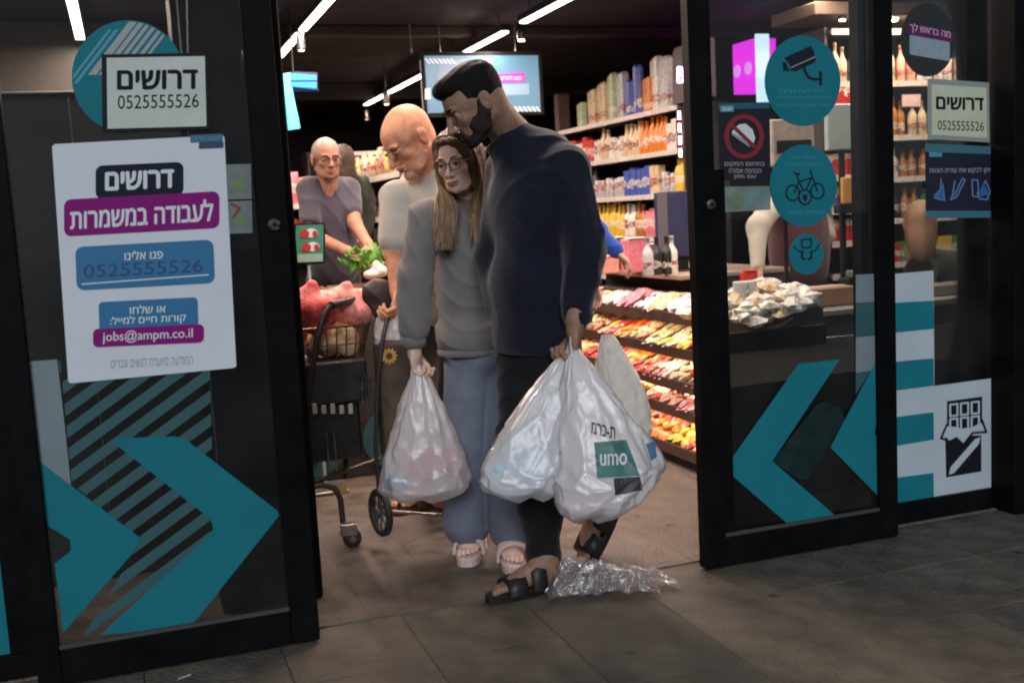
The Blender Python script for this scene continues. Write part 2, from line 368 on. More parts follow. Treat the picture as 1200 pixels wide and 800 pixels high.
# fixed side panel right
RP = top('side_window', 'fixed shop window right of the doors with chocolate pictogram panel', 'window', (2.93, .13, 0))
G().box((2.56, .13, .0), (3.21, .19, .082), .003).build('sill', black_metal, RP)
G().box((2.60, .131, .0825), (2.70, .19, FZ), .003).build('mullion', black_metal, RP)
G().box((2.701, .150, .083), (3.211, .158, FZ)).build('glass_pane', glass, RP)
FYg = .1495
LP = top('side_window', 'fixed shop window at the far left edge with teal and white vinyl', 'window', (-.7, .13, 0))
G().box((-1.6, .13, .0), (-.30, .19, .075), .003).build('sill', black_metal, LP)
G().box((-.43, .131, .0755), (-.30, .19, FZ), .003).build('mullion', black_metal, LP)
G().box((-1.6, .150, .076), (-.4305, .158, FZ)).build('glass_pane', glass, LP)
flat([(-60, 624), (0, 622), (26, 621), (60, 770), (0, 774), (-60, 780)], FYg-.001, teal, LP, 'teal_vinyl')
flat([(-60, 592), (16, 589), (26, 620.5), (-60, 623)], FYg-.001, grey_vinyl, LP, 'white_vinyl')
flat([(-60, 535), (8, 532), (13, 563), (-60, 567)], FYg-.001, grey_vinyl, LP, 'white_vinyl')
# ---- left leaf vinyls
y0 = GY-.0012
flat([(26, 424), (67, 421), (76, 500), (83, 568), (44, 540)], y0, grey_vinyl, L1, 'pale_vinyl_band')
regA = [(62, 330), (70, 437), (246, 433), (249, 545), (252, 622), (165, 634), (84, 566)]
regB = [(165, 634), (252, 622), (165, 739), (98, 744)]
stripes = []
for reg in (regA, regB):
    for k in range(-2, 26):
        c0 = 395+k*27.5                              # stripe between two parallel lines y = c - .74 (x - 70)
        nx, ny = .74, 1.0
        q = clip_poly(reg, (nx, ny), c0+15+.74*70); q = clip_poly(q, (-nx, -ny), -(c0+.74*70))
        if len(q) >= 3 and abs(sum(q[i][0]*q[(i+1) % len(q)][1]-q[(i+1) % len(q)][0]*q[i][1] for i in range(len(q))))/2 > 25: stripes.append(q)
for q in stripes: flat(q, y0, teal_pale, L1, 'stripe_vinyl', .0004)
y1 = y0-.0008
flat([(43, 538), (166, 631), (158, 645), (74, 741), (64, 660), (83, 645), (82, 632), (52, 613)], y1, teal, L1, 'small_chevron_vinyl')
flat([(130, 516), (140, 513), (205, 511), (218, 515), (325, 598), (327, 604), (224, 733), (145, 741), (118, 743), (246, 626), (250, 619), (247, 608)], y1, teal, L1, 'large_chevron_vinyl')
# ---- right leaf vinyls
flat([(849, 549), (936, 426), (984, 421), (905, 540), (978, 603), (926, 616)], y1, teal, L2, 'large_chevron_vinyl')
flat([(905, 540), (957, 474), (968, 470), (985, 478), (990, 492), (946, 562), (935, 561)], y0, mat('ghost_teal_vinyl', (.014, .030, .031), .7, noise=.3, scale=14, spec=.1), L2, 'pale_vinyl_band')
flat([(973, 524), (1030, 417), (1037, 414), (1037, 488), (1026, 500), (1025, 509), (1038, 521), (1040, 592)], y1, teal, L2, 'small_chevron_vinyl')
flats([[(1003, 322), (1037, 320), (1037, 353), (1003, 355)], [(1003, 395), (1037, 392), (1037, 413), (1030, 416), (1021, 434), (1003, 437)]], y0, grey_vinyl, L2, 'striped_vinyl_band')
flats([[(1003, 355.5), (1037, 353.5), (1037, 391.5), (1003, 394.5)], [(1003, 437.5), (1020, 434.5), (1003, 462)]], y0, teal_pale, L2, 'striped_vinyl_band')
# ---- fixed panel vinyls (one sheet with teal blocks)
yy = FYg-.001
flat([(1046, 321), (1094, 317), (1095, 452), (1163, 443), (1164, 570), (1046, 596)], yy, white_vinyl, RP, 'white_vinyl_sheet')
for a, b in ((350, 388), (419, 456), (484, 521), (555, 592)):
    sl = -.06 if a < 400 else (-.09 if a < 470 else -.13)
    flat([(1046, a+5), (1094, a+5+sl*48), (1094.5, b+sl*48), (1046, b+2)], yy-.0008, teal, RP, 'teal_vinyl_block')
choc = top('chocolate_pictogram', 'black chocolate bar pictogram on the white vinyl panel', 'pictogram', at(1130, 560, yy-.002))
yc = yy-.0018
for k in range(3):
    for j in range(2):
        x = 1113.5+k*12.6; yv = 474+j*17-k*1.4
        flats(thick_line([(x, yv), (x+8.5, yv-1), (x+8.5, yv+12.5), (x, yv+13.5), (x, yv)], 2.3), yc-.0006, white_vinyl, choc, 'bar_square', .0003)
flat([(1110, 470), (1151, 464.5), (1151, 502), (1110, 508)], yc, ink, choc, 'bar')
flat([(1108, 511), (1113, 517), (1121, 514), (1129, 521), (1139, 510), (1150, 510), (1150, 552), (1109, 559)], yc-.0003, ink, choc, 'wrapper')
flats(thick_line([(1110, 497), (1103, 513), (1113, 517), (1121, 513), (1129, 521), (1140, 507), (1156, 506), (1151, 492)], 2.2), yc-.0009, ink, choc, 'torn_foil')
flat([(1110, 499), (1105, 511), (1113, 514), (1121, 510), (1129, 518), (1139, 504), (1153, 504), (1150, 495), (1140, 500), (1130, 503), (1120, 500)], yc-.0007, white_vinyl, choc, 'foil')
flat([(1112, 556), (1114, 547), (1143, 514), (1149, 512), (1147, 520), (1118, 554)], yc-.0009, white_vinyl, choc, 'shine_stroke')

# ================================================================== posters and stickers on the doors
def sticker(name, label, cat, c, Y): return top(name, label, cat, at(c[0], c[1], Y))
sy_ = y0-.0006
# round teal sticker, left
s1 = sticker('round_sticker', 'large round teal sticker with pale hatching, half behind the framed wanted notice', 'sticker', (148, 152), sy_)
flat(ellipse(150, 90, 66, 66, 48), sy_, teal, s1, 'disc')
circ = ellipse(150, 90, 64.5, 64.5, 48)
for k, (c0, w, m) in enumerate([(262, 5, pale_ink), (272, 6, pale_ink), (284, 13, grey_ink), (300, 9, grey_ink), (313, 7, grey_ink), (325, 7, grey_ink), (338, 7, grey_ink), (350, 5, grey_ink)]):
    nx, ny = 1.3, 1.0
    off = 1.3*0
    q = clip_poly(circ, (nx, ny), c0-62+w); q = clip_poly(q, (-nx, -ny), -(c0-62)); q = clip_poly(q, (0, 1), 88 if k > 1 else 98)
    if k <= 1: q = clip_poly(q, (0, -1), -35)
    if len(q) >= 3: flat(q, sy_-.0007, m, s1, 'hatch_stroke', .0004)
# framed notice left
n1 = sticker('wanted_notice', 'cream wanted notice in a dark frame on the left door, above the white poster', 'notice', (181, 152), sy_)
Yn = sy_-.006
gq = G(); P = [at(*p, Yn) for p in [(119, 64), (244, 62), (246, 152), (120, 155)]]; gq.prism([(p[0], p[2]) for p in P], Yn, .006); gq.build('frame', black_plastic, n1)
flat([(125, 68), (240, 66), (242, 148), (126, 151)], Yn-.0008, cream_paper, n1, 'sheet')
text(HEB('דרושים'), (137, 82, 232, 105), Yn-.0016, ink, n1, -.01, .035, 'heading')
text('0525555526', (138, 111, 233, 127), Yn-.0016, ink, n1, -.02, .004, 'phone_number')
# framed notice right (on the fixed panel)
n2 = sticker('wanted_notice', 'pale yellow wanted notice on the right side window, under the round dark sticker', 'notice', (1123, 165), yy)
flat([(1087, 92), (1159, 97), (1160, 167), (1087, 163)], yy-.0006, mat('notice_backing', (0.30, 0.34, 0.33), .6), n2, 'backing')
flat([(1092, 99), (1156, 103), (1157, 162), (1092, 158)], yy-.0014, mat('yellow_paper', (0.60, 0.64, 0.47), .6, noise=.05), n2, 'sheet')
text(HEB('דרושים'), (1097, 114, 1153, 129), yy-.0022, ink, n2, .03, .035, 'heading')
text('0525555526', (1099, 142, 1153, 153), yy-.0022, ink, n2, .03, .004, 'phone_number')
# big recruitment poster, slightly crooked
po = sticker('recruitment_poster', 'big white recruitment poster with magenta and blue pills on the left door', 'poster', (178, 438), Yn)
Yp = sy_-.003
sl = -.085
flat([(61, 172), (64, 169), (261, 158.5), (263, 161), (277, 429), (274, 431), (83, 449), (80, 447)], Yp, paper, po, 'sheet', .0012)
q_ = lambda k: Yp-.0012-.0007*k
flat(rrect(223, 157.5, 261, 166.5, .8, -.04), q_(0), mat('logo_blue', (.03, .12, .25), .5), po, 'logo_block')
flat(rrect(233, 166.5, 262, 174, 1.2, -.04), q_(0), mat('logo_navy', (.02, .05, .12), .5), po, 'logo_block')
text(HEB('חנות נוחה'), (225, 160, 260, 165), q_(1), pale_ink, po, -.04, .02, 'logo_lettering')
flat(rrect(112, 192, 215, 231, 8, -.045), q_(0), navy_ink, po, 'black_pill')
text(HEB('דרושים'), (123, 200, 204, 222), q_(2), white_ink, po, -.045, .04, 'heading')
flat(rrect(75, 229, 257, 272, 8, -.055), q_(1), magenta_ink, po, 'magenta_pill')
text(HEB('לעבודה במשמרות'), (82, 238, 250, 264), q_(2), white_ink, po, -.06, .03, 'subheading')
flat(rrect(89, 285, 251, 336, 9, -.055, vs=.04), q_(0), blue_ink, po, 'blue_pill')
text(HEB('פנו אלינו'), (146, 293, 191, 304), q_(1), white_ink, po, -.05, .02, 'line_of_print')
text('0525555526', (98, 307, 238, 322), q_(1), mat('pen_ink', (.012, .06, .16), .5), po, -.05, -.003, 'handwritten_number')
flats(thick_line([(96, 333), (244, 322)], 1.5), q_(1), white_ink, po, 'ruled_line')
flat(rrect(116, 351, 232, 386, 5, -.05, vs=.03), q_(0), blue_ink, po, 'blue_pill')
text(HEB('או שלחו'), (152, 357, 194, 367), q_(1), white_ink, po, -.05, .02, 'line_of_print')
text(HEB('קורות חיים למייל:'), (129, 369, 218, 381), q_(1), white_ink, po, -.05, .02, 'line_of_print')
flat(rrect(109, 382.5, 239, 404, 6, -.045), q_(1), magenta_ink, po, 'magenta_pill')
text('jobs@ampm.co.il', (120, 386, 226, 401), q_(2), white_ink, po, -.045, .012, 'mail_address')
text(HEB('המודעה מיועדת לנשים וגברים'), (130, 417, 226, 429), q_(0), grey_ink, po, -.05, .0, 'small_print')
# small door labels
for lab, (a, b, c, d), red in (('upper small grey label beside the white poster', (265, 193, 294, 234), 0), ('lower small grey label with a red chevron beside the white poster', (267, 236, 295, 274), 1)):
    s = sticker('door_label', lab, 'label', ((a+c)/2, d), -.0006)
    flat([(a, b), (c, b-1), (c+1, d-1), (a+1, d)], sy_-.0004, mat('label_grey', (.17, .20, .20), .6, noise=.15, scale=40), s, 'sheet')
    flat(ellipse((a+c)/2, (b+d)/2+3, 6, 7, 16), sy_-.0011, mat('label_green', (.16, .24, .10), .6), s, 'printed_spot', .0004)
    if red: flats(thick_line([(271, 239), (281, 244), (273, 255)], 3), sy_-.0012, red_ink, s, 'red_chevron')
# security camera sticker
rs = sticker('round_sticker', 'round blue sticker with a security camera pictogram on the right door', 'sticker', (940, 148), sy_)
flat(ellipse(940.5, 95, 44.5, 53, 48), sy_, teal, rs, 'disc')
z_ = sy_-.0008
flat([(919, 68), (950, 54), (954, 60), (955, 70), (930, 82)], z_, navy_ink, rs, 'camera_body')
flat([(928, 80.5), (954.5, 68), (957, 70), (955, 73), (932, 84), (923, 82)], z_-.0004, navy_ink, rs, 'camera_hood')
flats(thick_line([(928, 79), (955, 67)], 1.2), z_-.0008, grey_ink, rs, 'camera_edge', .0003)
flat([(917, 73), (921, 73), (925, 84), (918, 83)], z_, navy_ink, rs, 'camera_lens')
flats(thick_line([(942, 79), (944, 85), (948, 91), (953, 93), (961, 93)], 3.2), z_, navy_ink, rs, 'camera_arm')
flat([(960, 84), (963.5, 84), (963.5, 100), (960, 100)], z_-.0004, navy_ink, rs, 'camera_mount')
for i_, (t_, bx) in enumerate((('לידיעתכם', (914, 104, 966, 109)), ('המקום מצולם ומוקלט', (912, 112, 974, 117)), ('לטובת בטחון ציבור הלקוחות', (910, 121, 972, 127)))):
    text(HEB(t_), bx, z_, pale_ink, rs, .0, .0, 'line_of_print')
# bicycle sticker
rs = sticker('round_sticker', 'round blue sticker with an electric bicycle pictogram on the right door', 'sticker', (941, 265), sy_)
flat(ellipse(941.5, 217.5, 39.5, 48, 48), sy_, teal, rs, 'disc')
ring = lambda cx, c2, r, w, n=18, sx=.86: thick_line([(cx+r*sx*math.cos(2*math.pi*i/n), c2+r*math.sin(2*math.pi*i/n)) for i in range(n+1)], w)
flats(ring(929, 226, 9, 1.9), z_, navy_ink, rs, 'bicycle_wheel'); flats(ring(958, 224, 9, 1.9), z_, navy_ink, rs, 'bicycle_wheel')
flats(thick_line([(934, 204), (936, 212), (943, 226), (952, 207), (958, 224)], 1.7)+thick_line([(936, 213), (950, 209)], 1.7)+thick_line([(931, 226), (936, 213)], 1.7)+thick_line([(931, 203), (937, 204)], 2.2)+thick_line([(950, 199), (952, 208)], 1.8), z_-.0005, navy_ink, rs, 'bicycle_frame')
flat(ellipse(943.5, 231, 7.8, 9.3, 24), z_-.0012, teal, rs, 'plug_disc', .0004); flats(ring(943.5, 231, 8.5, 1.8), z_-.0016, navy_ink, rs, 'plug_ring')
flat([(940.5, 228), (946.5, 228), (946, 233), (944, 236), (943, 236), (941, 233)], z_-.0018, navy_ink, rs, 'plug')
for t_, bx in (('לקוחות יקרים', (926, 182, 957, 187)), ('אין להכניס אופניים', (920, 190, 965, 196)), ('חשמליים לחנות', (924, 246, 967, 251))):
    text(HEB(t_), bx, z_, pale_ink, rs, 0, 0, 'line_of_print')
# small round sticker
rs = sticker('round_sticker', 'smallest round blue sticker, below the bicycle sticker', 'sticker', (945, 322), sy_)
flat(ellipse(945, 298, 20, 24, 36), sy_, teal, rs, 'disc')
flats(thick_line([(939.5, 281), (951, 280), (950, 290), (940, 290), (939.5, 281)], 1.8)+thick_line([(930, 289), (936, 294), (942, 295)], 1.6)+thick_line([(960, 287), (955, 294), (949, 295)], 1.6)+thick_line([(940, 296), (940, 302), (943, 304)], 2.6)+thick_line([(951, 296), (951, 302), (947, 304)], 2.6), z_, navy_ink, rs, 'figure_pictogram')
# prohibition sign
ps = sticker('prohibition_sign', 'black sign with a red prohibition ring on the right door', 'sign', (873, 215), sy_)
flat([(842, 121), (901, 120), (902, 127), (842, 128.5)], sy_-.0005, mat('sign_teal_dark', (.02, .10, .14), .5), ps, 'header_band')
flat([(842, 128), (902, 126.5), (903, 211), (843, 212)], sy_, mat('sign_black', (.010, .010, .02), .5), ps, 'panel')
flat([(844, 124), (860, 123.5), (860, 131), (844, 131.5)], sy_-.0012, pale_ink, ps, 'logo_block')
text(HEB('חנות'), (846, 126, 858, 130), sy_-.0019, white_ink, ps, 0, .02, 'logo_lettering')
n = 28; cR = [(872+20.5*math.cos(2*math.pi*i/n), 160+23.5*math.sin(2*math.pi*i/n)) for i in range(n+1)]
flats(thick_line(cR, 5.2), sy_-.0008, red_ink, ps, 'red_ring', .0003)
flat([(866, 146), (874, 145), (882, 152), (885, 162), (883, 168), (862, 160), (858, 158), (858, 154)], sy_-.0008, white_ink, ps, 'pictogram')
flat([(858, 158), (866, 164), (879, 173), (876, 166), (860, 156)], sy_-.0009, grey_ink, ps, 'pictogram')
flats(thick_line([(859, 148), (884, 172)], 4.6), sy_-.0016, red_ink, ps, 'slash')
for t_, bx in (('בתחום המקום', (849, 190, 896, 196)), ('הכניסה אסורה', (854, 198, 892, 203)), ('עם מזון', (860, 205, 886, 210))):
    text(HEB(t_), bx, sy_-.0008, grey_ink, ps, 0, .01, 'line_of_print')
ls = sticker('pale_label', 'faded green and grey label below the prohibition sign', 'label', (873, 248), sy_)
flat([(843, 219), (903, 218), (903, 246), (844, 249)], sy_, mat('faded_label', (.20, .24, .22), .6, noise=.25, scale=18), ls, 'sheet')
flat(ellipse(863, 236, 9, 9, 14), sy_-.0008, mat('faded_green', (.15, .24, .12), .6, noise=.2), ls, 'printed_spot', .0003)
flat([(872, 221), (901, 220), (901, 240), (872, 242)], sy_-.0006, mat('faded_blue', (.16, .26, .27), .6, noise=.2), ls, 'printed_panel', .0003)
# round dark sticker, right side window
rd = sticker('round_sticker', 'round charcoal sticker with tilted magenta banner at the top of the side window', 'sticker', (1088, 90), yy)
flat(ellipse(1087, 47, 32, 43, 44), yy-.0006, mat('charcoal_sticker', (.028, .032, .034), .5), rd, 'disc')
flat([(1065, 28), (1116, 38), (1116, 50), (1065, 41)], yy-.0014, mat('banner_magenta', (.13, .012, .10), .5), rd, 'banner')
flat(rrect(1066, 45, 1113, 68, 2, .17), yy-.0014, mat('pale_blue_sheet', (.28, .38, .43), .6, noise=.1, scale=30), rd, 'pale_block')
text(HEB('מה בראש לך'), (1066, 31, 1114, 43), yy-.0022, mat('pink_print', (.6, .35, .55), .5), rd, .19, .03, 'banner_lettering')
# blue sign, right side window
bs = sticker('information_sign', 'black and teal information sign with blue line drawings on the side window', 'sign', (1126, 255), yy)
flat([(1084, 168), (1165, 172), (1166, 181), (1084, 178)], yy-.0008, mat('band_teal', (.05, .17, .22), .5), bs, 'header_band')
flat([(1084, 172), (1166, 176), (1168, 252), (1085, 253)], yy-.0004, mat('sign_navy', (.012, .014, .035), .5), bs, 'panel')
flat([(1085, 247), (1167, 247), (1168, 255), (1085, 256)], yy-.0012, mat('band_teal', (.05, .17, .22), .5), bs, 'footer_band')
flat([(1089, 178), (1104, 179), (1104, 184), (1089, 184)], yy-.0014, pale_ink, bs, 'logo_block')
text(HEB('ניתן לבקש את עזרת הצוות'), (1089, 196, 1163, 204), yy-.0012, grey_ink, bs, -.01, .01, 'heading')
dr = mat('drawing_blue', (.04, .13, .36), .5); dl = mat('drawing_light', (.12, .24, .45), .5)
flat([(1103, 210), (1105, 216), (1108, 235), (1098, 234), (1094, 229), (1101, 222)], yy-.0012, dr, bs, 'drawing')
flats(thick_line([(1103, 209), (1102, 222), (1095, 232), (1107, 235), (1105, 217)], 1.2), yy-.0018, dl, bs, 'drawing', .0003)
flats(thick_line([(1119, 212), (1116, 230), (1114, 234), (1121, 231), (1131, 211), (1128, 209), (1118, 230)], 1.6), yy-.0012, dl, bs, 'drawing', .0003)
flats(thick_line([(1139, 211), (1140, 230), (1147, 231), (1146, 211), (1139, 211)], 1.6)+thick_line([(1150, 222), (1155, 212), (1160, 224), (1157, 234), (1148, 233), (1145, 226)], 1.6), yy-.0012, dl, bs, 'drawing', .0003)
flat([(1152, 215), (1157, 222), (1158, 228), (1149, 231), (1148, 224)], yy-.0018, dr, bs, 'drawing', .0003)
# ================================================================== ceiling strip lights (lit lamps of the shop)
tube_m = mat('lit_tube', (1, .93, .88), emit=11, ecol=(1, .86, .78))
housing = mat('lamp_housing', (0.02, 0.02, 0.02), 0.5)
def strip(x, ya, yb, label, power=11.0, z=2.6):
    t = top('strip_light', label, 'ceiling light', (x, (ya+yb)/2, z), 'linear strip lights under the black ceiling')
    G().box((x-.035, ya, z+.0), (x+.035, yb, z+.045), .004).build('housing', housing, t)
    G().box((x-.028, ya+.02, z-.014), (x+.028, yb-.02, z-.001), .004).build('diffuser', tube_m, t)
    for yy_ in (ya+.15, yb-.15): G().tube([(x, yy_, z+.045), (x, yy_, 2.76)], .004, 6).build('suspension_rod', housing, t)
    l = bpy.data.lights.new('strip_lamp', 'AREA'); l.shape = 'RECTANGLE'; l.size = .07; l.size_y = yb-ya-.04
    l.energy = power*(yb-ya)/1.5; l.color = (1.0, .76, .62)
    lo = bpy.data.objects.new('strip_lamp', l); COL.objects.link(lo); lo.parent = t
    lo.location = (0, 0, -.02)
rows = [(-.16, [(.42, 1.35), (1.45, 2.92), (3.2, 4.72)], 'left row'), (1.27, [(.42, 1.27), (1.33, 2.83), (2.87, 4.37), (4.47, 5.99), (6.1, 7.6)], 'middle row'),
        (2.75, [(.42, .90), (.95, 2.45), (2.52, 4.035), (4.38, 5.9), (6.6, 8.12), (8.3, 9.3)], 'right row'), (4.22, [(.42, 1.25), (1.3, 2.8)], 'added far right row')]
ordn = ['nearest', 'second', 'third', 'fourth', 'fifth', 'farthest']  # nearest strips and far right row are unseen, added to brighten the entrance
for x, segs, rn in rows:
    for k, (a, b) in enumerate(segs): strip(x, a, b, f'{ordn[k]} lit strip in the {rn} of ceiling strip lights', 36 if x < 4 else 42)
def spot(p, label, bright, tilt=(0, 0)):
    t = top('spotlight', label, 'spotlight', p, 'black pendant spotlights between the strips')
    x, y, z = p; G().tube([(x, y, z+.10), (x, y, 2.7)], .006, 6).build('stem', housing, t)
    g = G(); g.lathe((x, y, z), [(.026, 0), (.030, .01), (.030, .09), (.018, .11)], 14); g.build('can', dull_steel if bright < 20 else housing, t)
    g = G(); g.lathe((x, y, z), [(.022, -.002), (.021, -.006)], 14); g.build('bulb', mat('bulb_%d' % bright, (1, .8, .5), emit=bright, ecol=(1, .72, .42)), t)
spot(at(353, 59, 4.4), 'chrome pendant spotlight hanging under the middle strip light row', 4)
spot(at(611, 47, 4.3), 'glaring warm pendant spotlight above the hanging blue screen', 60)
spot(at(453, 122, 6.6), 'small spotlight below the farthest right strip lights', 6)
spot(at(430, 140, 9.5), 'tiny dim spotlight at the far end of the store', 1)

# ================================================================== hanging signs and screens
scr = mat('screen_blue', (0.06, .15, .22), .3, emit=.62, ecol=(.17, .34, .50))
hs = top('hanging_screen', 'large hanging blue screen with magenta banner above the three shoppers', 'screen', at(560, 133, 4.8))
A = at(497, 66, 4.8); B = at(630, 67, 4.8); Cc = at(629, 133, 4.8); D = at(498, 133, 4.8)
G().box((A[0], 4.803, D[2]), (B[0], 4.95, A[2]), .01).build('casing', mat('screen_casing', (.30, .28, .30), .5, noise=.1), hs)
G().box((A[0]-.03, 4.796, D[2]-.03), (B[0]+.03, 4.802, A[2]+.03)).build('bezel', black_plastic, hs)
G().box((A[0], 4.790, D[2]), (B[0], 4.7955, A[2])).build('display', scr, hs)
for k in range(7): flat([(497+k*5, 69), (500+k*5, 69), (505+k*5, 75), (502+k*5, 75)], 4.787, mat('screen_white', (.5, .5, .55), emit=.7, ecol=(.7, .75, .8)), hs, 'corner_dash')
for k in range(6): flat([(602+k*5, 125), (605+k*5, 125), (609+k*5, 131), (606+k*5, 131)], 4.787, MATS['screen_white'], hs, 'corner_dash')
mg = mat('screen_magenta', (.4, .03, .3), emit=.8, ecol=(.62, .06, .42))
flat([(583, 87), (615, 85), (615, 96), (584, 97)], 4.787, mg, hs, 'banner'); flat([(571, 75), (576, 74), (577, 85), (573, 85)], 4.787, mg, hs, 'banner_corner')
flat([(588, 99), (620, 98), (620, 111), (590, 112)], 4.787, mat('screen_pale', (.2, .3, .4), emit=.7, ecol=(.28, .42, .55)), hs, 'text_panel')
flat([(516, 70), (575, 70), (575, 80), (512, 100)], 4.788, mat('screen_lilac', (.2, .3, .4), emit=.6, ecol=(.30, .32, .50)), hs, 'picture_area')
text(HEB('מבצע לחברים'), (587, 88.5, 612, 94), 4.785, MATS['screen_white'], hs, 0, .02, 'banner_lettering')
flat([(498, 104), (504, 103), (505, 116), (498, 117)], 4.787, MATS['screen_white'], hs, 'white_tag')
for xx in (A[0]+.15, B[0]-.15): G().tube([(xx, 4.88, A[2]), (xx, 4.88, 2.76)], .006, 6).build('suspension_rod', dull_steel, hs)
pole = top('ceiling_pole', 'thin grey rod hanging from the ceiling left of the blue screen', 'rod', at(482, 62, 5.0))
a = at(482, 62, 5.0); G().tube([(a[0], 5, a[2]), (a[0], 5, 2.76)], .007, 6).build('rod', dull_steel, pole)
cy_m = mat('neon_cyan', (.1, .6, .7), emit=1.5, ecol=(.10, .60, .78)); bl_m = mat('neon_blue', (.02, .2, .6), emit=1.3, ecol=(.03, .18, .62))
ns = top('neon_arrow_sign', 'lit cyan bent arrow sign with a blue bar at the left of the doorway', 'lit sign', at(340, 152, 4.4))
for poly, m, n_ in (([(323, 88), (341, 85), (341, 97), (324, 98)], cy_m, 'cyan_arm'), ([(332, 97.5), (341, 97.5), (352, 150), (339, 152)], cy_m, 'cyan_leg'), ([(342, 86), (371, 88), (371, 94), (342, 94)], bl_m, 'blue_bar'), ([(342, 96), (371, 96), (371, 104), (343, 101)], bl_m, 'blue_bar')):
    flat(poly, 4.4, m, ns, n_, .06)
flat([(342, 84), (372, 85), (373, 107), (343, 107)], 4.462, mat('sign_backing', (.02, .03, .08), .5), ns, 'backing', .02)
a = at(345, 85, 4.4); G().tube([(a[0], 4.45, a[2]), (a[0], 4.45, 2.76)], .006, 6).build('suspension_rod', housing, ns)
# magenta light box (right, behind the glass)
mb = top('light_box', 'glowing magenta light box with a white side behind the right door', 'light box', at(880, 112, 4.3))
a = atx(884, 45, 4.9); b_ = atx(884, 106, 4.9); yb_ = atx(858, 50, 4.9)[1]
Ynear = a[1]
G().box((4.9, Ynear, b_[2]), (5.10, yb_, a[2]), .004).build('magenta_face', mat('lit_magenta', (.5, .02, .5), emit=1.5, ecol=(.85, .03, .80)), mb)
G().box((4.9, Ynear-.03, b_[2]-.10), (5.02, Ynear-.002, a[2]+.03), .004).build('white_side', mat('lit_white', (.7, .8, .9), emit=1.7, ecol=(.62, .78, .95)), mb)
for yy_ in (Ynear+.10, Ynear+.27):
    g = G(); g.lathe((4.892, yy_, (a[2]+b_[2])/2-.02), [(.05, .006), (.05, 0)], 16, 0); g.build('pale_spot', mat('lit_pink', (.7, .3, .7), emit=1.2, ecol=(.85, .35, .85)), mb)
for yy_ in (Ynear+.1, yb_-.1): G().tube([(5.0, yy_, a[2]), (5.0, yy_, 2.76)], .006, 6).build('suspension_rod', housing, mb)

# ================================================================== goods
def goods_protos():
    P = {}
    def bottle(r, h, neck): 
        g = G(); g.lathe((0, 0, 0), [(r*.9, 0), (r, .01), (r, h*.55), (r*.9, h*.62), (neck, h*.76), (neck, h*.94), (neck*1.15, h*.94), (neck*1.15, h)], 10); return g
    P['bottle'] = bottle(.036, .29, .013); P['short_bottle'] = bottle(.04, .22, .016); P['jar'] = G().lathe((0, 0, 0), [(.036, 0), (.038, .01), (.038, .10), (.032, .115), (.034, .118), (.034, .14)], 10)
    P['box'] = G().box((-.045, -.03, 0), (.045, .03, .17), .003); P['small_box'] = G().box((-.04, -.025, 0), (.04, .025, .09), .003)
    P['can'] = G().lathe((0, 0, 0), [(.030, 0), (.033, .006), (.033, .115), (.028, .122)], 10)
    def pouch(w, d, h):
        g = G(); V = []; n = 5
        for j in range(n):
            t = j/(n-1); zz = h*t; b = math.sin(math.pi*min(max(t, .03), .97))**.6
            V += [(-w, 0, zz), (-w*.5, -d*b, zz), (w*.5, -d*b, zz), (w, 0, zz), (w*.5, d*b, zz), (-w*.5, d*b, zz)]
        F_ = [(j*6+k, j*6+(k+1) % 6, (j+1)*6+(k+1) % 6, (j+1)*6+k) for j in range(n-1) for k in range(6)]
        g.add(V, F_, True); g.add(V[:6], [(5, 4, 3, 2, 1, 0)]); g.add(V[-6:], [(0, 1, 2, 3, 4, 5)]); return g
    P['pouch'] = pouch(.055, .032, .17)
    P['bag'] = G().box((-.11, -.04, 0), (.11, .04, .34), .018)
    def pillow(w, d, h, seed):                       # wrapped piece lying flat, crimped ends
        g = G(); V = []; n = 7; rg = np.random.default_rng(seed)
        for j in range(n):
            t = j/(n-1); x = -w+2*w*t; b = [0.1, .55, 1, 1.05, 1, .55, .1][j]; dd = d*(.8+.2*b)
            for k in range(6):
                q = 2*math.pi*k/6; V.append((x, dd*math.cos(q)*(.9+.2*rg.random()), h*.5*(1+b*math.sin(q))*(1 if j not in (0, n-1) else 1)))
        F_ = [(j*6+k, j*6+(k+1) % 6, (j+1)*6+(k+1) % 6, (j+1)*6+k) for j in range(n-1) for k in range(6)]
        g.add(V, F_, False); g.add(V[:6], [(5, 4, 3, 2, 1, 0)]); g.add(V[-6:], [(0, 1, 2, 3, 4, 5)]); return g
    P['wrapped_bar'] = pillow(.055, .02, .022, 1); P['wrapped_sweet'] = pillow(.04, .026, .035, 2); P['roll'] = pillow(.05, .032, .05, 3)
    return P
PR = goods_protos(); PM = {}
PAL = dict(red=(.55, .03, .025), orange=(.72, .22, .03), yellow=(.72, .48, .04), white=(.75, .72, .68), cream=(.66, .52, .34), pink=(.75, .22, .28), green=(.10, .28, .06), blue=(.05, .10, .42),
           brown=(.16, .07, .03), amber=(.42, .16, .03), purple=(.20, .05, .28), black=(.02, .02, .02), salmon=(.78, .36, .26), pale_green=(.45, .56, .34), teal=(.03, .26, .28), silver=(.5, .5, .52))
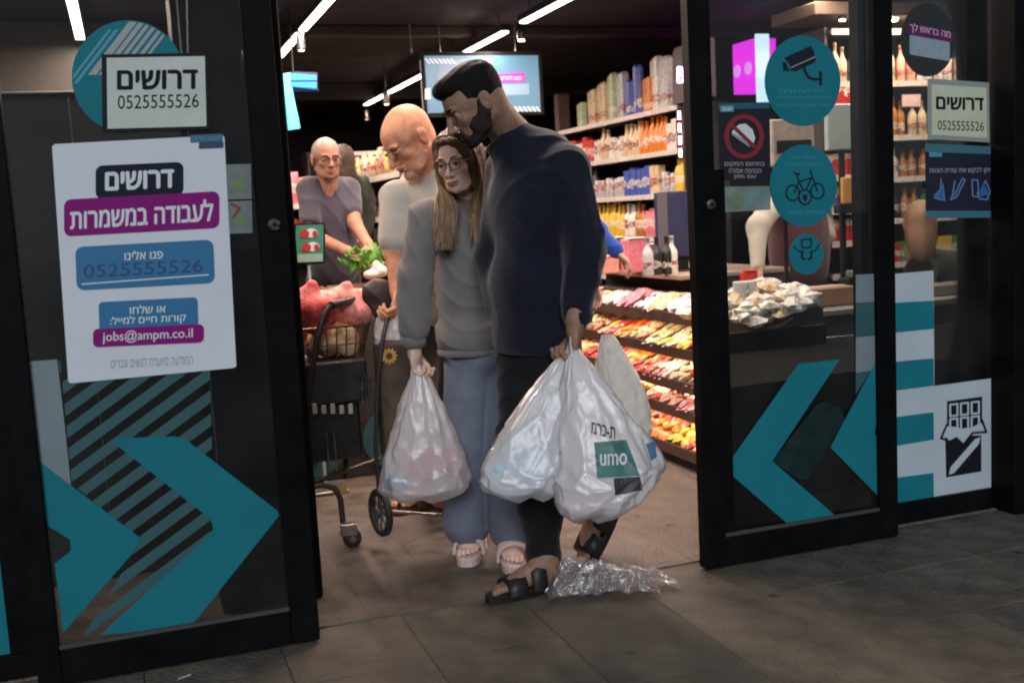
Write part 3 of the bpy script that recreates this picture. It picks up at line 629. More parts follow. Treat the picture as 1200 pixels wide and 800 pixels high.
def pack_mat(colour, shape):
    nm = 'pack_'+colour+'_'+shape
    if nm in MATS: return MATS[nm]
    m = mat(nm, PAL[colour], .35, noise=.22, scale=34, spec=.6); nt = m.node_tree; b = nt.nodes['Principled BSDF']; src = b.inputs['Base Color'].links[0].from_socket
    tc = nt.nodes.new('ShaderNodeTexCoord'); oi = nt.nodes.new('ShaderNodeObjectInfo'); sp = nt.nodes.new('ShaderNodeSeparateXYZ'); nt.links.new(tc.outputs['Object'], sp.inputs[0])
    flatp = shape in ('wrapped_bar', 'wrapped_sweet', 'roll'); z = nt.nodes.new('ShaderNodeMapRange'); ax = 'X' if flatp else 'Z'
    lo_, hi_ = (-.03, .03) if flatp else (.03, .13); z.inputs[1].default_value = lo_; z.inputs[2].default_value = hi_; nt.links.new(sp.outputs[ax], z.inputs[0])
    vm = nt.nodes.new('ShaderNodeVectorMath'); vm.operation = 'ADD'; cx = nt.nodes.new('ShaderNodeCombineXYZ'); mu = nt.nodes.new('ShaderNodeMath'); mu.operation = 'MULTIPLY'; mu.inputs[1].default_value = 40
    nt.links.new(oi.outputs['Random'], mu.inputs[0]); nt.links.new(mu.outputs[0], cx.inputs[0]); nt.links.new(tc.outputs['Object'], vm.inputs[0]); nt.links.new(cx.outputs[0], vm.inputs[1])
    n = nt.nodes.new('ShaderNodeTexNoise'); n.inputs['Scale'].default_value = 22; n.inputs['Detail'].default_value = 2; nt.links.new(vm.outputs[0], n.inputs['Vector'])
    tri = nt.nodes.new('ShaderNodeMath'); tri.operation = 'PINGPONG'; tri.inputs[1].default_value = .5; nt.links.new(z.outputs[0], tri.inputs[0])
    ad = nt.nodes.new('ShaderNodeMath'); ad.operation = 'ADD'; nt.links.new(tri.outputs[0], ad.inputs[0]); nt.links.new(n.outputs['Fac'], ad.inputs[1])
    rp = nt.nodes.new('ShaderNodeValToRGB'); rp.color_ramp.interpolation = 'CONSTANT'; rp.color_ramp.elements[0].color = (0, 0, 0, 1); rp.color_ramp.elements[1].position = .98 if flatp else .80; rp.color_ramp.elements[1].color = (1, 1, 1, 1)
    e = rp.color_ramp.elements.new(1.0 if flatp else .93); e.color = (.45, .45, .45, 1); nt.links.new(ad.outputs[0], rp.inputs[0])
    mx = nt.nodes.new('ShaderNodeMix'); mx.data_type = 'RGBA'; nt.links.new(rp.outputs[0], mx.inputs[0]); nt.links.new(src, mx.inputs[6])
    light = sum(PAL[colour]) > 1.4; mx.inputs[7].default_value = (.30, .08, .07, 1) if light else (.72, .66, .55, 1)
    nt.links.new(mx.outputs[2], b.inputs['Base Color']); return m
def put(shape, colour, loc, rz, label, cat, group, sc=None):
    key = (shape, colour)
    if key not in PM:
        o = PR[shape].build(shape, pack_mat(colour, shape)); PM[key] = o
        o['_first'] = 1; o.location = Vector([float(v) for v in loc]); o.rotation_euler = (0, 0, rz)
    else: o = inst(PM[key], loc, rz)
    if '_first' in o: del o['_first']
    if sc: o.scale = sc
    return tag(o, label, cat, group)

# ---------------------------------------------------- right wall shelving (faces the aisle)
shelf_m = mat('shelf_grey', (.13, .11, .11), .5, noise=.15); shelf_d = mat('shelf_dark', (.035, .03, .03), .6, noise=.15); tick = mat('price_strip', (.62, .56, .52), .5, noise=.3, scale=60)
def shelving(name, label, x0, x1, y0_, y1_, zs, face, cat='shelving', back=True, ends=True, ztop=None):
    t = top(name, label, cat, ((x0+x1)/2, (y0_+y1_)/2, 0)); zt = ztop or max(zs)
    if back:
        if face == 'x': G().box((x1-.02, y0_, .02), (x1, y1_, zt)).build('back_panel', shelf_d, t)
        else: G().box((x0, y1_-.02, .02), (x1, y1_, zt)).build('back_panel', shelf_d, t)
    if ends:
        if face == 'x':
            for yy_ in (y0_-.022, y1_+.002): G().box((x0+.03, yy_, 0), (x1, yy_+.02, zt+.02)).build('side_panel', shelf_d, t)
        else:
            for xx in (x0-.022, x1+.002): G().box((xx, y0_+.03, 0), (xx+.02, y1_, zt+.02)).build('side_panel', shelf_d, t)
    for z in zs:
        if face == 'x':
            b = G().box((x0, y0_, z-.025), (x1-.0205, y1_, z), .003).build('shelf', shelf_m, t)
            G().box((x0-.006, y0_+.01, z-.032), (x0-.001, y1_-.01, z+.006)).build('price_strip', tick, b)
        else:
            b = G().box((x0, y0_, z-.025), (x1, y1_-.0205, z), .003).build('shelf', shelf_m, t)
            G().box((x0+.01, y0_-.006, z-.032), (x1-.01, y0_-.001, z+.006)).build('price_strip', tick, b)
    return t
RX = 3.9
shelving('wall_shelving', 'tall grey shelving full of bottles behind the navy shirted man, facing the aisle', RX, RX+.4, 3.95, 6.3, [.35, .7, 1.03, 1.36, 1.68, 2.0], 'x')
def rowx(x, ya, yb, z, step, kinds, rowname, group, two=True):
    y = ya
    while y < yb:
        shp, cl, cat, noun = kinds[int(RNG.integers(0, len(kinds)))]; m_ = int(RNG.integers(2, 5))
        for _ in range(m_):
            if y >= yb: break
            put(shp, cl, (x+RNG.uniform(-.01, .01), y, z), math.pi/2+RNG.uniform(-.15, .15), f'{cl.replace("_", " ")} {noun} {rowname}', cat, group, (1, 1, RNG.uniform(1.15, 1.4)))
            y += step*RNG.uniform(.95, 1.1)
rowx(RX+.10, 4.0, 6.2, 1.681, .076, [('jar', 'white', 'jar', 'jar'), ('box', 'cream', 'carton', 'carton'), ('can', 'brown', 'can', 'can'), ('pouch', 'red', 'packet', 'packet'), ('short_bottle', 'amber', 'bottle', 'bottle'), ('short_bottle', 'cream', 'bottle', 'bottle'), ('box', 'red', 'carton', 'carton'), ('short_bottle', 'orange', 'bottle', 'bottle'), ('box', 'white', 'carton', 'carton')], 'on the upper row of the aisle shelving', 'goods on the upper row of the aisle shelving')
rowx(RX+.10, 4.0, 6.2, 1.361, .076, [('jar', 'brown', 'jar', 'jar'), ('box', 'white', 'carton', 'carton'), ('can', 'silver', 'can', 'can'), ('pouch', 'yellow', 'packet', 'packet'), ('short_bottle', 'yellow', 'bottle', 'bottle'), ('short_bottle', 'black', 'bottle', 'bottle'), ('box', 'blue', 'carton', 'carton'), ('short_bottle', 'brown', 'bottle', 'bottle'), ('box', 'cream', 'carton', 'carton')], 'on the middle row of the aisle shelving', 'goods on the middle row of the aisle shelving')
rowx(RX+.10, 4.0, 6.2, 1.031, .076, [('jar', 'yellow', 'jar', 'jar'), ('box', 'salmon', 'carton', 'carton'), ('short_bottle', 'yellow', 'bottle', 'bottle'), ('short_bottle', 'amber', 'bottle', 'bottle'), ('pouch', 'pink', 'packet', 'packet'), ('short_bottle', 'white', 'bottle', 'bottle')], 'on the third row of the aisle shelving', 'goods on the third row of the aisle shelving')
# tall bags on its top
for k, (pxx, cl, s_) in enumerate([(683, 'pale_green', .7), (697, 'cream', .95), (709, 'cream', 1.05), (720, 'pale_green', 1.2), (731, 'silver', 1.15), (740, 'blue', .9), (750, 'blue', 1.2), (762, 'orange', .85), (772, 'white', 1.25), (781, 'silver', 1.2)]):
    p = atx(pxx, 138, RX+.16); put('bag', cl, (RX+.16, p[1], 2.003), math.pi/2-.3+RNG.uniform(-.2, .2), f'{cl.replace("_", " ")} package on top of the aisle shelving, {["farthest of the row", "second from its far end", "third from its far end", "fourth from its far end", "fifth from its far end", "sixth, beside the taller blue one", "tallest blue", "third from the near end", "second from the near end", "nearest, beside the lit sign"][k]}', 'bag', 'tall bags on top of the aisle shelving', (1, 1, s_))
led = mat('led_violet', (.5, .5, 1), emit=9, ecol=(.62, .62, 1))
lt = top('light_strip', 'glowing violet white light strip on the near end of the aisle shelving', 'light strip', (RX-.03, 3.9, 1.6))
G().box((RX-.03, 3.90, 1.60), (RX-.005, 3.925, 1.97), .002).build('profile', housing, lt)
for k in range(4): G().box((RX-.032, 3.893, 1.62+k*.09), (RX-.012, 3.899, 1.68+k*.09)).build('diode', led, lt)
bu = top('lit_shelf_sign', 'dark rounded shelf sign with glowing pink white letters on top of the shelving', 'lit sign', (RX, 3.9, 2.003))
za = atx(795, 60, RX-.02)
g = G(); yb1 = atx(787, 90, RX-.02)[1]; pts = [(yb1, 2.005), (yb1-.03, 2.37), (yb1-.06, 2.40), (3.45, 2.40), (3.45, 2.005)]
V = [(RX-.02, p[0], p[1]) for p in pts]+[(RX+.03, p[0], p[1]) for p in pts]; n = 5
g.add(V, [tuple(range(n)), tuple(range(2*n-1, n-1, -1))]+[(i, i+n, (i+1) % n+n, (i+1) % n) for i in range(n)]); g.build('board', mat('sign_mauve', (.07, .05, .06), .5), bu)
pinkw = mat('lit_pinkwhite', (1, .6, .9), emit=2.4, ecol=(1, .62, .88))
text('Bu', (793, 78, 811, 98), 0, pinkw, bu, 0, .05, 'glowing_letters', mapper=lambda X, Y_: atx(X, Y_, RX-.026))
# back-of-store gondolas, dim and far
shelving('wall_shelving', 'far grey shelving against the back of the store', 1.9, 4.2, 8.3, 8.7, [.4, .8, 1.2, 1.6, 2.0], 'y')
for z, rn in ((1.6, 'upper'), (1.2, 'lower')):
    x = 2.0
    while x < 4.1:
        cl = ['red', 'pink', 'brown', 'cream', 'amber', 'green'][int(RNG.integers(0, 6))]
        put('box' if RNG.random() < .6 else 'short_bottle', cl, (x, 8.42, z+.001), RNG.uniform(-.2, .2), f'{cl} pack on the {rn} row of the far back shelving', 'pack', 'packs on the far back shelving'); x += RNG.uniform(.11, .15)
# left gondola behind the grey-haired man
shelving('gondola_shelving', 'black shelving with colourful packs behind the man in the purple grey shirt', 1.60, 2.02, 3.2, 5.2, [.35, .72, 1.08, 1.30, 1.57], 'x')
for z, rn in ((1.57, 'top'), (1.30, 'second'), (1.08, 'third')):
    y = 3.36
    while y < 5.1:
        cl = ['yellow', 'cream', 'white', 'salmon', 'silver', 'pink', 'brown'][int(RNG.integers(0, 7))] if z > 1.5 else ['cream', 'salmon', 'brown', 'silver'][int(RNG.integers(0, 4))]
        sh = 'pouch' if z > 1.5 else 'jar'
        put(sh, cl, (1.68, y, z+.001), math.pi/2+RNG.uniform(-.3, .3), f'{cl} {"packet" if sh == "pouch" else "jar"} on the {rn} shelf behind the man in the purple grey shirt', 'packet' if sh == 'pouch' else 'jar', 'goods on the black shelving behind the older man', (1, 1, RNG.uniform(.8, 1.2))); y += RNG.uniform(.1, .13)
pk = shelving('gondola_shelving', 'low shelving with pink packs at the left edge of the doorway', .75, 1.28, 4.3, 4.7, [.4, .8, 1.15, 1.42], 'y')
for z, rn in ((1.42, 'top'), (1.15, 'lower')):
    x = .80
    while x < 1.26:
        cl = ['pink', 'pink', 'salmon', 'white', 'red'][int(RNG.integers(0, 5))]
        put('pouch', cl, (x, 4.4, z+.001), RNG.uniform(-.3, .3), f'{cl} packet on the {rn} shelf at the left edge of the doorway', 'packet', 'pink packets at the left edge of the doorway'); x += .105

# ---------------------------------------------------- liquor shelving right (behind the glass)
liq = shelving('liquor_shelving', 'lit brown liquor shelving behind the side window', 4.47, 6.4, 2.9, 3.25, [.5, .8, 1.1, 1.38, 1.66, 2.02, 2.36], 'y')
G().box((4.22, 2.70, 2.42), (6.4, 3.2, 2.50), .006).build('canopy', mat('beech', (.16, .11, .08), .6, noise=.2, scale=8, stretch=(1, 8, 8)), liq)
for k, p in enumerate(((987, 25), (1048, 13))):
    q = at(*p, 2.74); t = top('spotlight', ['canopy spotlight over the liquor shelving, seen through the right door', 'canopy spotlight over the liquor shelving, beside the dark window bar'][k], 'spotlight', (q[0], 2.74, 2.40), 'canopy spotlights over the liquor shelving')
    g = G(); g.lathe((q[0], 2.74, 2.395), [(.028, .022), (.028, 0)], 12); g.build('can', housing, t)
    g = G(); g.lathe((q[0], 2.74, 2.392), [(.018, .002), (.018, -.004)], 12); g.build('bulb', mat('bulb_hot', (1, .8, .5), emit=45, ecol=(1, .75, .5)), t)
ll = bpy.data.lights.new('canopy_lamp', 'AREA'); ll.shape = 'RECTANGLE'; ll.size = 1.8; ll.size_y = .06; ll.energy = 42; ll.color = (1, .72, .52)
llo = bpy.data.objects.new('canopy_lamp', ll); COL.objects.link(llo); llo.parent = liq; llo.location = (0, -.36, 2.41); llo.rotation_euler = (math.radians(28), 0, 0)
for z, rn, shp in ((2.02, 'top', 'bottle'), (1.66, 'second', 'bottle'), (1.38, 'third', 'short_bottle'), (1.10, 'fourth', 'short_bottle'), (.8, 'lowest', 'box')):
    x = 4.55
    while x < 6.35:
        cl = (['amber', 'salmon', 'cream', 'white', 'orange'] if z > 1.5 else ['amber', 'yellow', 'green', 'white', 'red', 'black', 'cream', 'pink'])[int(RNG.integers(0, 5 if z > 1.5 else 8))]
        m_ = int(RNG.integers(2, 4))
        for _ in range(m_):
            if x < 6.35: put(shp, cl, (x, 2.97+RNG.uniform(-.01, .02), z+.001), RNG.uniform(-.3, .3), f'{cl} {"carton" if shp == "box" else "bottle"} on the {rn} liquor shelf', 'carton' if shp == 'box' else 'bottle', 'bottles on the liquor shelving', (.85, .85, RNG.uniform(.78, .95))); x += RNG.uniform(.066, .08)
        x += .012
for k, (p, w, h, lab) in enumerate([((1104, 77), .14, .07, 'pink white price card clipped to the top liquor shelf'), ((1018, 72), .16, .08, 'white price card at the left end of the top liquor shelf'), ((1068, 118), .15, .08, 'white price card on the liquor shelf behind the window bar')]):
    q = at(*p, 2.88); G_ = G().box((q[0]-w/2, 2.878, q[2]-h/2), (q[0]+w/2, 2.882, q[2]+h/2)).build('price_card', mat('card_pink', (.75, .55, .5), .5, noise=.2, scale=50), None, loc=(q[0], 2.88, q[2])); tag(G_, lab, 'price card')
# red packs column behind the till
t = shelving('impulse_shelving', 'narrow shelf of red and purple packs behind the till', 4.05, 4.40, 2.35, 2.6, [.8, 1.0, 1.2, 1.4, 1.6, 1.8], 'y')
for z, cl in ((1.0, 'red'), (1.2, 'purple'), (1.4, 'red'), (1.6, 'cream'), (1.8, 'red')):
    for k in range(4): put('small_box', cl, (4.10+k*.085, 2.42, z+.001), RNG.uniform(-.2, .2), f'{cl} pack on the narrow shelf behind the till, at height {["knee", "hip", "chest", "shoulder", "head"][int((z-1)/.2+.1)]} level', 'pack', 'packs on the narrow shelf behind the till', (1, 1, 1.5))

# ================================================================== checkout display rack
RYa, RYb = 1.0, 3.3
rack = top('display_rack', 'long lit checkout rack of sweets in sloping trays right of the doorway', 'display rack', (2.8, 2.1, 0))
G().box((2.88, RYa, 0), (3.04, RYb, .78), .004).build('back_panel', shelf_d, rack)
G().box((2.50, RYa-.022, 0), (3.04, RYa-.001, .70), .004).build('end_panel', black_plastic, rack)
G().box((2.50, RYa, 0), (2.8795, RYb, .05), .004).build('plinth', black_plastic, rack)
trays = [(2.725, .69), (2.68, .52), (2.62, .365), (2.56, .25), (2.50, .075)]
tray_m = mat('tray_brown', (.10, .055, .04), .5, noise=.2)
tray_in = mat('tray_inner', (.24, .14, .10), .6)
def slope(x0, z0, x): return z0+(x-x0)*.42
for k, (x0, z0) in enumerate(trays):
    x1 = 2.875; z1 = slope(x0, z0, x1)
    g = G(); g.add([(x0, RYa+.001, z0-.02), (x1, RYa+.001, z1-.02), (x1, RYb, z1-.02), (x0, RYb, z0-.02), (x0, RYa+.001, z0-.006), (x1, RYa+.001, z1-.006), (x1, RYb, z1-.006), (x0, RYb, z0-.006)],
                   [(0, 3, 2, 1), (4, 5, 6, 7), (0, 1, 5, 4), (1, 2, 6, 5), (2, 3, 7, 6), (3, 0, 4, 7)])
    tr = g.build('tray', tray_in, rack)
    G().box((x0-.010, RYa+.002, z0-.035), (x0-.001, RYb, z0+.022), .002).build('tray_lip', tray_m, tr)
    y = RYa+.2
    while y < RYb-.05:
        g = G(); g.add([(x0, y, z0-.006), (x1, y, z1-.006), (x1, y, z1+.03), (x0, y, z0+.025), (x0, y+.004, z0-.006), (x1, y+.004, z1-.006), (x1, y+.004, z1+.03), (x0, y+.004, z0+.025)],
                       [(0, 1, 2, 3), (7, 6, 5, 4), (3, 2, 6, 7), (0, 3, 7, 4), (1, 5, 6, 2), (0, 4, 5, 1)]); g.build('divider', tray_m, tr); y += .2
names5 = ['top', 'second', 'third', 'fourth', 'bottom']
pal5 = [['white', 'white', 'white', 'white', 'white', 'cream', 'white', 'pink', 'white', 'cream', 'salmon', 'pink'], ['green', 'pale_green', 'cream', 'yellow', 'white', 'pale_green', 'salmon', 'orange', 'red', 'brown', 'cream', 'red'],
        ['salmon', 'cream', 'brown', 'cream', 'white', 'red', 'orange', 'salmon', 'red', 'red', 'orange', 'pink'], ['white', 'brown', 'pink', 'salmon', 'cream', 'orange', 'cream', 'salmon', 'pink', 'orange', 'cream', 'red'],
        ['yellow', 'orange', 'yellow', 'orange', 'red', 'salmon', 'pink', 'red', 'orange', 'yellow', 'pink', 'red']]
binn = ['nearest', 'second nearest', 'third nearest', 'fourth nearest', 'fifth nearest', 'middle', 'middle far', 'seventh', 'eighth', 'ninth', 'far', 'farthest']
for k, (x0, z0) in enumerate(trays):
    nb = int((RYb-RYa)/.2)
    for b in range(nb):
        cl = pal5[k][b % 12]; ya_ = RYa+.012+b*.2
        shp = ['roll', 'wrapped_bar', 'wrapped_bar', 'wrapped_bar', 'wrapped_sweet'][k] if b % 3 else 'wrapped_sweet'
        nx_ = 3 if b < 8 else 2
        for i in range(nx_):
            for j in range(3 if shp != 'wrapped_bar' else 3):
                x = x0+.035+i*(.06 if k else .05); y = ya_+.035+j*.056
                if x > 2.87: continue
                c2 = cl if RNG.random() < (.68 if k else .9) else pal5[k][int(RNG.integers(0, 12))]
                o = put(shp, c2, (x, y, slope(x0, z0, x)+RNG.uniform(0, .012)), RNG.uniform(-.5, .5)+(0 if shp == 'wrapped_bar' else RNG.uniform(-1, 1)),
                        f'{c2} wrapped sweet in the {binn[b % 12]} bin of the {names5[k]} rack tray', 'wrapped sweet', f'wrapped sweets in the {names5[k]} rack tray')
                o.rotation_euler[1] = -.38+RNG.uniform(-.25, .25); o.rotation_euler[0] = RNG.uniform(-.25, .25)
# rack lighting: a lamp strip under each tray's front as in the photo's glow
for k, (x0, z0) in enumerate(trays[:4]):
    l = bpy.data.lights.new('tray_lamp', 'AREA'); l.shape = 'RECTANGLE'; l.size = .012; l.size_y = RYb-RYa-.1; l.energy = 3.2; l.color = (1, .62, .36)
    lo = bpy.data.objects.new('tray_lamp', l); COL.objects.link(lo); lo.parent = rack; lo.location = (x0+.02-2.8, 0.05, z0-.045); lo.rotation_euler = (0, math.radians(-25), 0)
# checkout counter top behind the rack, white packs heaped on its near end
cnt = top('checkout_counter', 'dark checkout counter with steel edges behind the right door', 'counter', (4.0, 1.6, 0))
G().box((3.05, 1.22, 0), (5.6, 2.0, .70), .005).build('cabinet', shelf_d, cnt)
G().box((3.045, 1.20, .7005), (5.6, 2.02, .735), .006).build('worktop', mat('worktop', (.22, .20, .185), .35, noise=.15), cnt)
G().box((3.05, 1.205, .56), (5.6, 1.2195, .60), .003).build('bumper_rail', dull_steel, cnt)
G().box((3.9, 1.30, .7355), (5.5, 1.75, .742), .002).build('conveyor_belt', black_plastic, cnt)
c2 = top('checkout_counter', 'checkout counter with small goods beyond the sweets rack', 'counter', (3.3, 2.6, 0))
G().box((3.06, 2.15, 0), (3.6, 3.5, .86), .005).build('cabinet', shelf_d, c2); G().box((2.9, 2.14, .8605), (3.62, 3.52, .89), .005).build('worktop', mat('counter_warm', (.36, .27, .21), .4, noise=.15), c2)
# white packs heap
for k in range(150):
    u, v = RNG.random(), RNG.random(); x = 2.63+u*.40; y = .985+v*.60; z = .70+.09*(u)+.06*(1-abs(2*v-1))+RNG.uniform(-.01, .05)*(k > 20)
    cl = ['white', 'white', 'white', 'cream', 'white'][int(RNG.integers(0, 5))]
    o = put('roll', cl, (x, y, z), RNG.uniform(0, 6.28), f'{cl.replace("_", " ")} wrapped pack in the heap on the near end of the rack', 'wrapped pack', 'white packs heaped on the rack end'); o.rotation_euler[0] = RNG.uniform(-.5, .5); o.rotation_euler[1] = RNG.uniform(-.4, .4); o.scale = (.9, .9, .9)
# odds and ends on counters
def dev(name, label, cat, boxes, mats):
    o = top(name, label, cat, ((boxes[0][1][0]+boxes[0][2][0])/2, boxes[0][1][1], boxes[0][1][2]))
    for (pn, a, b), m in zip(boxes, mats): G().box(a, b, .006).build(pn, m, o)
    return o
q = at(770, 225, 2.45); r_ = at(816, 300, 2.45); navy_pl = mat('navy_plastic', (.03, .035, .09), .4, noise=.1)
dev('till_monitor', 'dark blue backed till monitor beside the right door stile', 'monitor', [('housing', (q[0], 2.45, r_[2]), (r_[0]+.05, 2.50, q[2])), ('side_bezel', (q[0]-.004, 2.44, r_[2]), (q[0]+.06, 2.449, q[2])), ('stand', (q[0]+.12, 2.46, .8905), (q[0]+.2, 2.52, r_[2]-.001)), ('foot', (q[0]+.05, 2.4, .8902), (q[0]+.27, 2.58, .9))], [navy_pl, mat('bezel_grey', (.12, .11, .13), .4), black_plastic, black_plastic])
q = at(970, 122, 1.62); r_ = at(1010, 175, 1.62); pale_sc = mat('pale_panel', (.32, .40, .40), .4, noise=.06)
dev('till_monitor', 'pale green grey monitor back on a pole behind the right door', 'monitor', [('housing', (q[0], 1.62, r_[2]), (r_[0], 1.66, q[2])), ('pole', (q[0]+.09, 1.64, .7355), (q[0]+.12, 1.67, r_[2]-.001)), ('foot', (q[0]+.02, 1.57, .7352), (q[0]+.2, 1.74, .75))], [pale_sc, black_plastic, black_plastic])
q = at(984, 208, 1.6); r_ = at(1008, 238, 1.6)
dev('receipt_printer', 'small black printer with an orange label on the pole behind the right door', 'printer', [('housing', (q[0]-.02, 1.58, r_[2]-.05), (r_[0]+.02, 1.635, r_[2])), ('orange_label', (q[0], 1.572, r_[2]+.001), (r_[0], 1.6, q[2]))], [black_plastic, mat('label_orange', (.55, .27, .06), .5, noise=.1)])
q = at(1035, 300, 1.45); dev('card_terminal', 'black card terminal with white keys on the checkout counter', 'card terminal', [('body', (q[0]-.25, 1.4, .742), (q[0]-.02, 1.5, .86)), ('keypad', (q[0]-.22, 1.394, .80), (q[0]-.12, 1.3995, .84)), ('screen', (q[0]-.24, 1.38, .862), (q[0]-.04, 1.45, .90))], [black_plastic, mat('keys', (.4, .4, .38), .5), mat('term_screen', (.10, .14, .13), .3)])
q = at(905, 140, 1.3); r_ = at(955, 178, 1.3)
dev('carton', 'cream printed carton standing between the two upper blue stickers', 'carton', [('box_body', (q[0], 1.3, r_[2]-.06), (r_[0], 1.46, q[2])), ('printed_band', (q[0]+.02, 1.296, r_[2]-.0), (r_[0]-.02, 1.2995, r_[2]+.06)), ('stand_pole', ((q[0]+r_[0])/2-.01, 1.38, .7355), ((q[0]+r_[0])/2+.01, 1.40, r_[2]-.061))], [mat('carton_cream', (.45, .37, .31), .6, noise=.25, scale=24), ink, black_plastic])
for k, (p, w, h, cl, lab) in enumerate([((745, 245), .13, .2, 'pink', 'pink folded leaflet box'), ((712, 318), .16, .10, 'salmon', 'salmon open box'), ((750, 318), .18, .08, 'brown', 'brown open box'), ((720, 235), .12, .2, 'brown', 'brown tall box'), ((762, 205), .14, .14, 'purple', 'purple box')]):
    q = at(*p, 2.6+.12*k); x = min(q[0], 3.5); z = .891
    dev('counter_box', lab+' on the counter beyond the sweets rack', 'box', [('box_body', (x-w/2, 2.6+.12*k, z), (x+w/2, 2.7+.12*k, z+h)), ('lid_flap', (x-w/2+.01, 2.59+.12*k, z+h+.001), (x+w/2-.01, 2.66+.12*k, z+h+.01))], [mat('pack_'+cl, PAL[cl], .4, noise=.2, scale=30), tick])
for k, (pxx, cl) in enumerate([(770, 'black'), (782, 'black'), (788, 'white'), (760, 'silver')]):
    q = at(pxx, 315, 2.3); put('bottle', cl, (q[0], 2.3, .891), 0, f'{cl} bottle standing on the counter beyond the sweets rack'+(' beside the monitor foot' if k == 0 else ''), 'bottle', 'bottles on the far counter' , (.9, .9, .75))
tb = top('tubs', 'x', 'tub', (0, 0, 0)); bpy.data.objects.remove(tb)
for k, p in enumerate(((867, 330), (879, 327))):
    q = at(*p, 1.25); g = G(); g.lathe((q[0], 1.25, .80), [(.032, 0), (.034, .10), (.031, .105), (.030, .10)], 14)
    tag(g.build('white_tub', mat('tub_white', (.5, .5, .48), .4), None, loc=(q[0], 1.25, .8)), ['small white tub at the left behind the right door, on the pack heap', 'larger white tub right of the small one, on the pack heap'][k], 'tub')
# leaflet and red pack over heap
g = G(); P = [at(880, 352, 1.25), at(922, 340, 1.25), at(925, 332, 1.3), at(885, 347, 1.35)]; g.add(P, [(0, 1, 2, 3)]); g.add([p+np.array([0, 0, .003]) for p in P], [(3, 2, 1, 0)])
tag(g.build('leaflet', paper, None, loc=P[0]), 'white leaflet lying over the pack heap below the small round sticker', 'leaflet')
q = at(905, 352, 1.3); dev('carton', 'small orange red carton behind the white pack heap', 'carton', [('box_body', (q[0]-.03, 1.5, .76), (q[0]+.05, 1.55, .93)), ('lid_flap', (q[0]-.03, 1.495, .931), (q[0]+.05, 1.53, .937))], [mat('pack_red', PAL['red'], .4), mat('pack_red', PAL['red'], .4)])
q = at(955, 350, 1.35); dev('carton', 'brown shipping carton on the counter right of the pack heap', 'carton', [('box_body', (q[0]-.14, 1.32, .736), (q[0]+.22, 1.5, .83)), ('tape', (q[0]-.14, 1.39, .8305), (q[0]+.22, 1.42, .832))], [mat('cardboard', (.30, .18, .11), .75, noise=.15, scale=12, bump=.1), tick])

# ================================================================== dark partition behind the left door
pt_m = mat('partition_dark', (.010, .008, .008), .7, noise=.3, scale=3)
pa = top('cabinet_or_haze_panel', 'dark tall cabinet standing behind the left sliding door', 'cabinet', (-.5, 1.0, 0))
G().box((-1.6, 1.0, 0), (.34, 1.35, 1.80), .005).build('cabinet_body', pt_m, pa)
G().box((-1.6, .99, 1.8005), (.345, 1.36, 1.812), .003).build('top_edge', mat('edge_dim', (.09, .085, .08), .5, .3), pa)
G().box((-.148, .992, .05), (-.144, .9995, 1.79)).build('door_gap', dull_steel, pa)
wl = top('cabinet_or_haze_panel', 'brown grey panel added behind the left door in place of reflection haze', 'panel', (-.6, 4.9, 0))  # added panel, its brown stands in for reflection haze on the glass
G().box((-1.6, 4.9, 0), (.30, 5.0, 2.74), .005).build('haze_panel', mat('haze_brown', (.10, .08, .07), .5, noise=.2), wl)
hd = top('hanging_rod', 'thin steel rod with a hooked loop hanging behind the left door', 'rod', at(291, 0, .35))
Yh = .36; G().tube([at(291, -40, Yh), at(291, 48, Yh), at(284, 60, Yh), at(283, 96, Yh), at(292, 97, Yh), at(292, 48, Yh)], .0035, 6).build('loop', steel, hd)
rr = top('vertical_rail', 'thin bright vertical rail beside the round sticker behind the left door', 'rail', at(219, 60, .36)); G().tube([at(218, -40, Yh), at(220, 63, Yh), at(221, 90, Yh)], .004, 6).build('rail_tube', steel, rr)

lc = top('added_black_block', 'low black block added behind the lower glass of the right door to darken it', 'cabinet', (2.9, .3, 0))  # block added to hide the lit floor and keep the lower glass dark
g = G(); fp = [(2.04, .16), (3.7, .27), (3.7, .93), (2.44, .93)]; V = [(x, y, 0.002) for x, y in fp]+[(x, y, .60) for x, y in fp]
g.add(V, [(3, 2, 1, 0), (4, 5, 6, 7), (0, 1, 5, 4), (1, 2, 6, 5), (2, 3, 7, 6), (3, 0, 4, 7)]); g.build('cabinet_body', mat('block_matte', (.003, .003, .003), .95, spec=.08), lc)
V = [(x*1.001-.01, y-.004, .6005) for x, y in fp]+[(x*1.001-.01, y-.004, .615) for x, y in fp]; g = G(); g.add(V, [(3, 2, 1, 0), (4, 5, 6, 7), (0, 1, 5, 4), (1, 2, 6, 5), (2, 3, 7, 6), (3, 0, 4, 7)]); g.build('block_top', mat('block_matte', (.003, .003, .003), .95, spec=.08), lc)
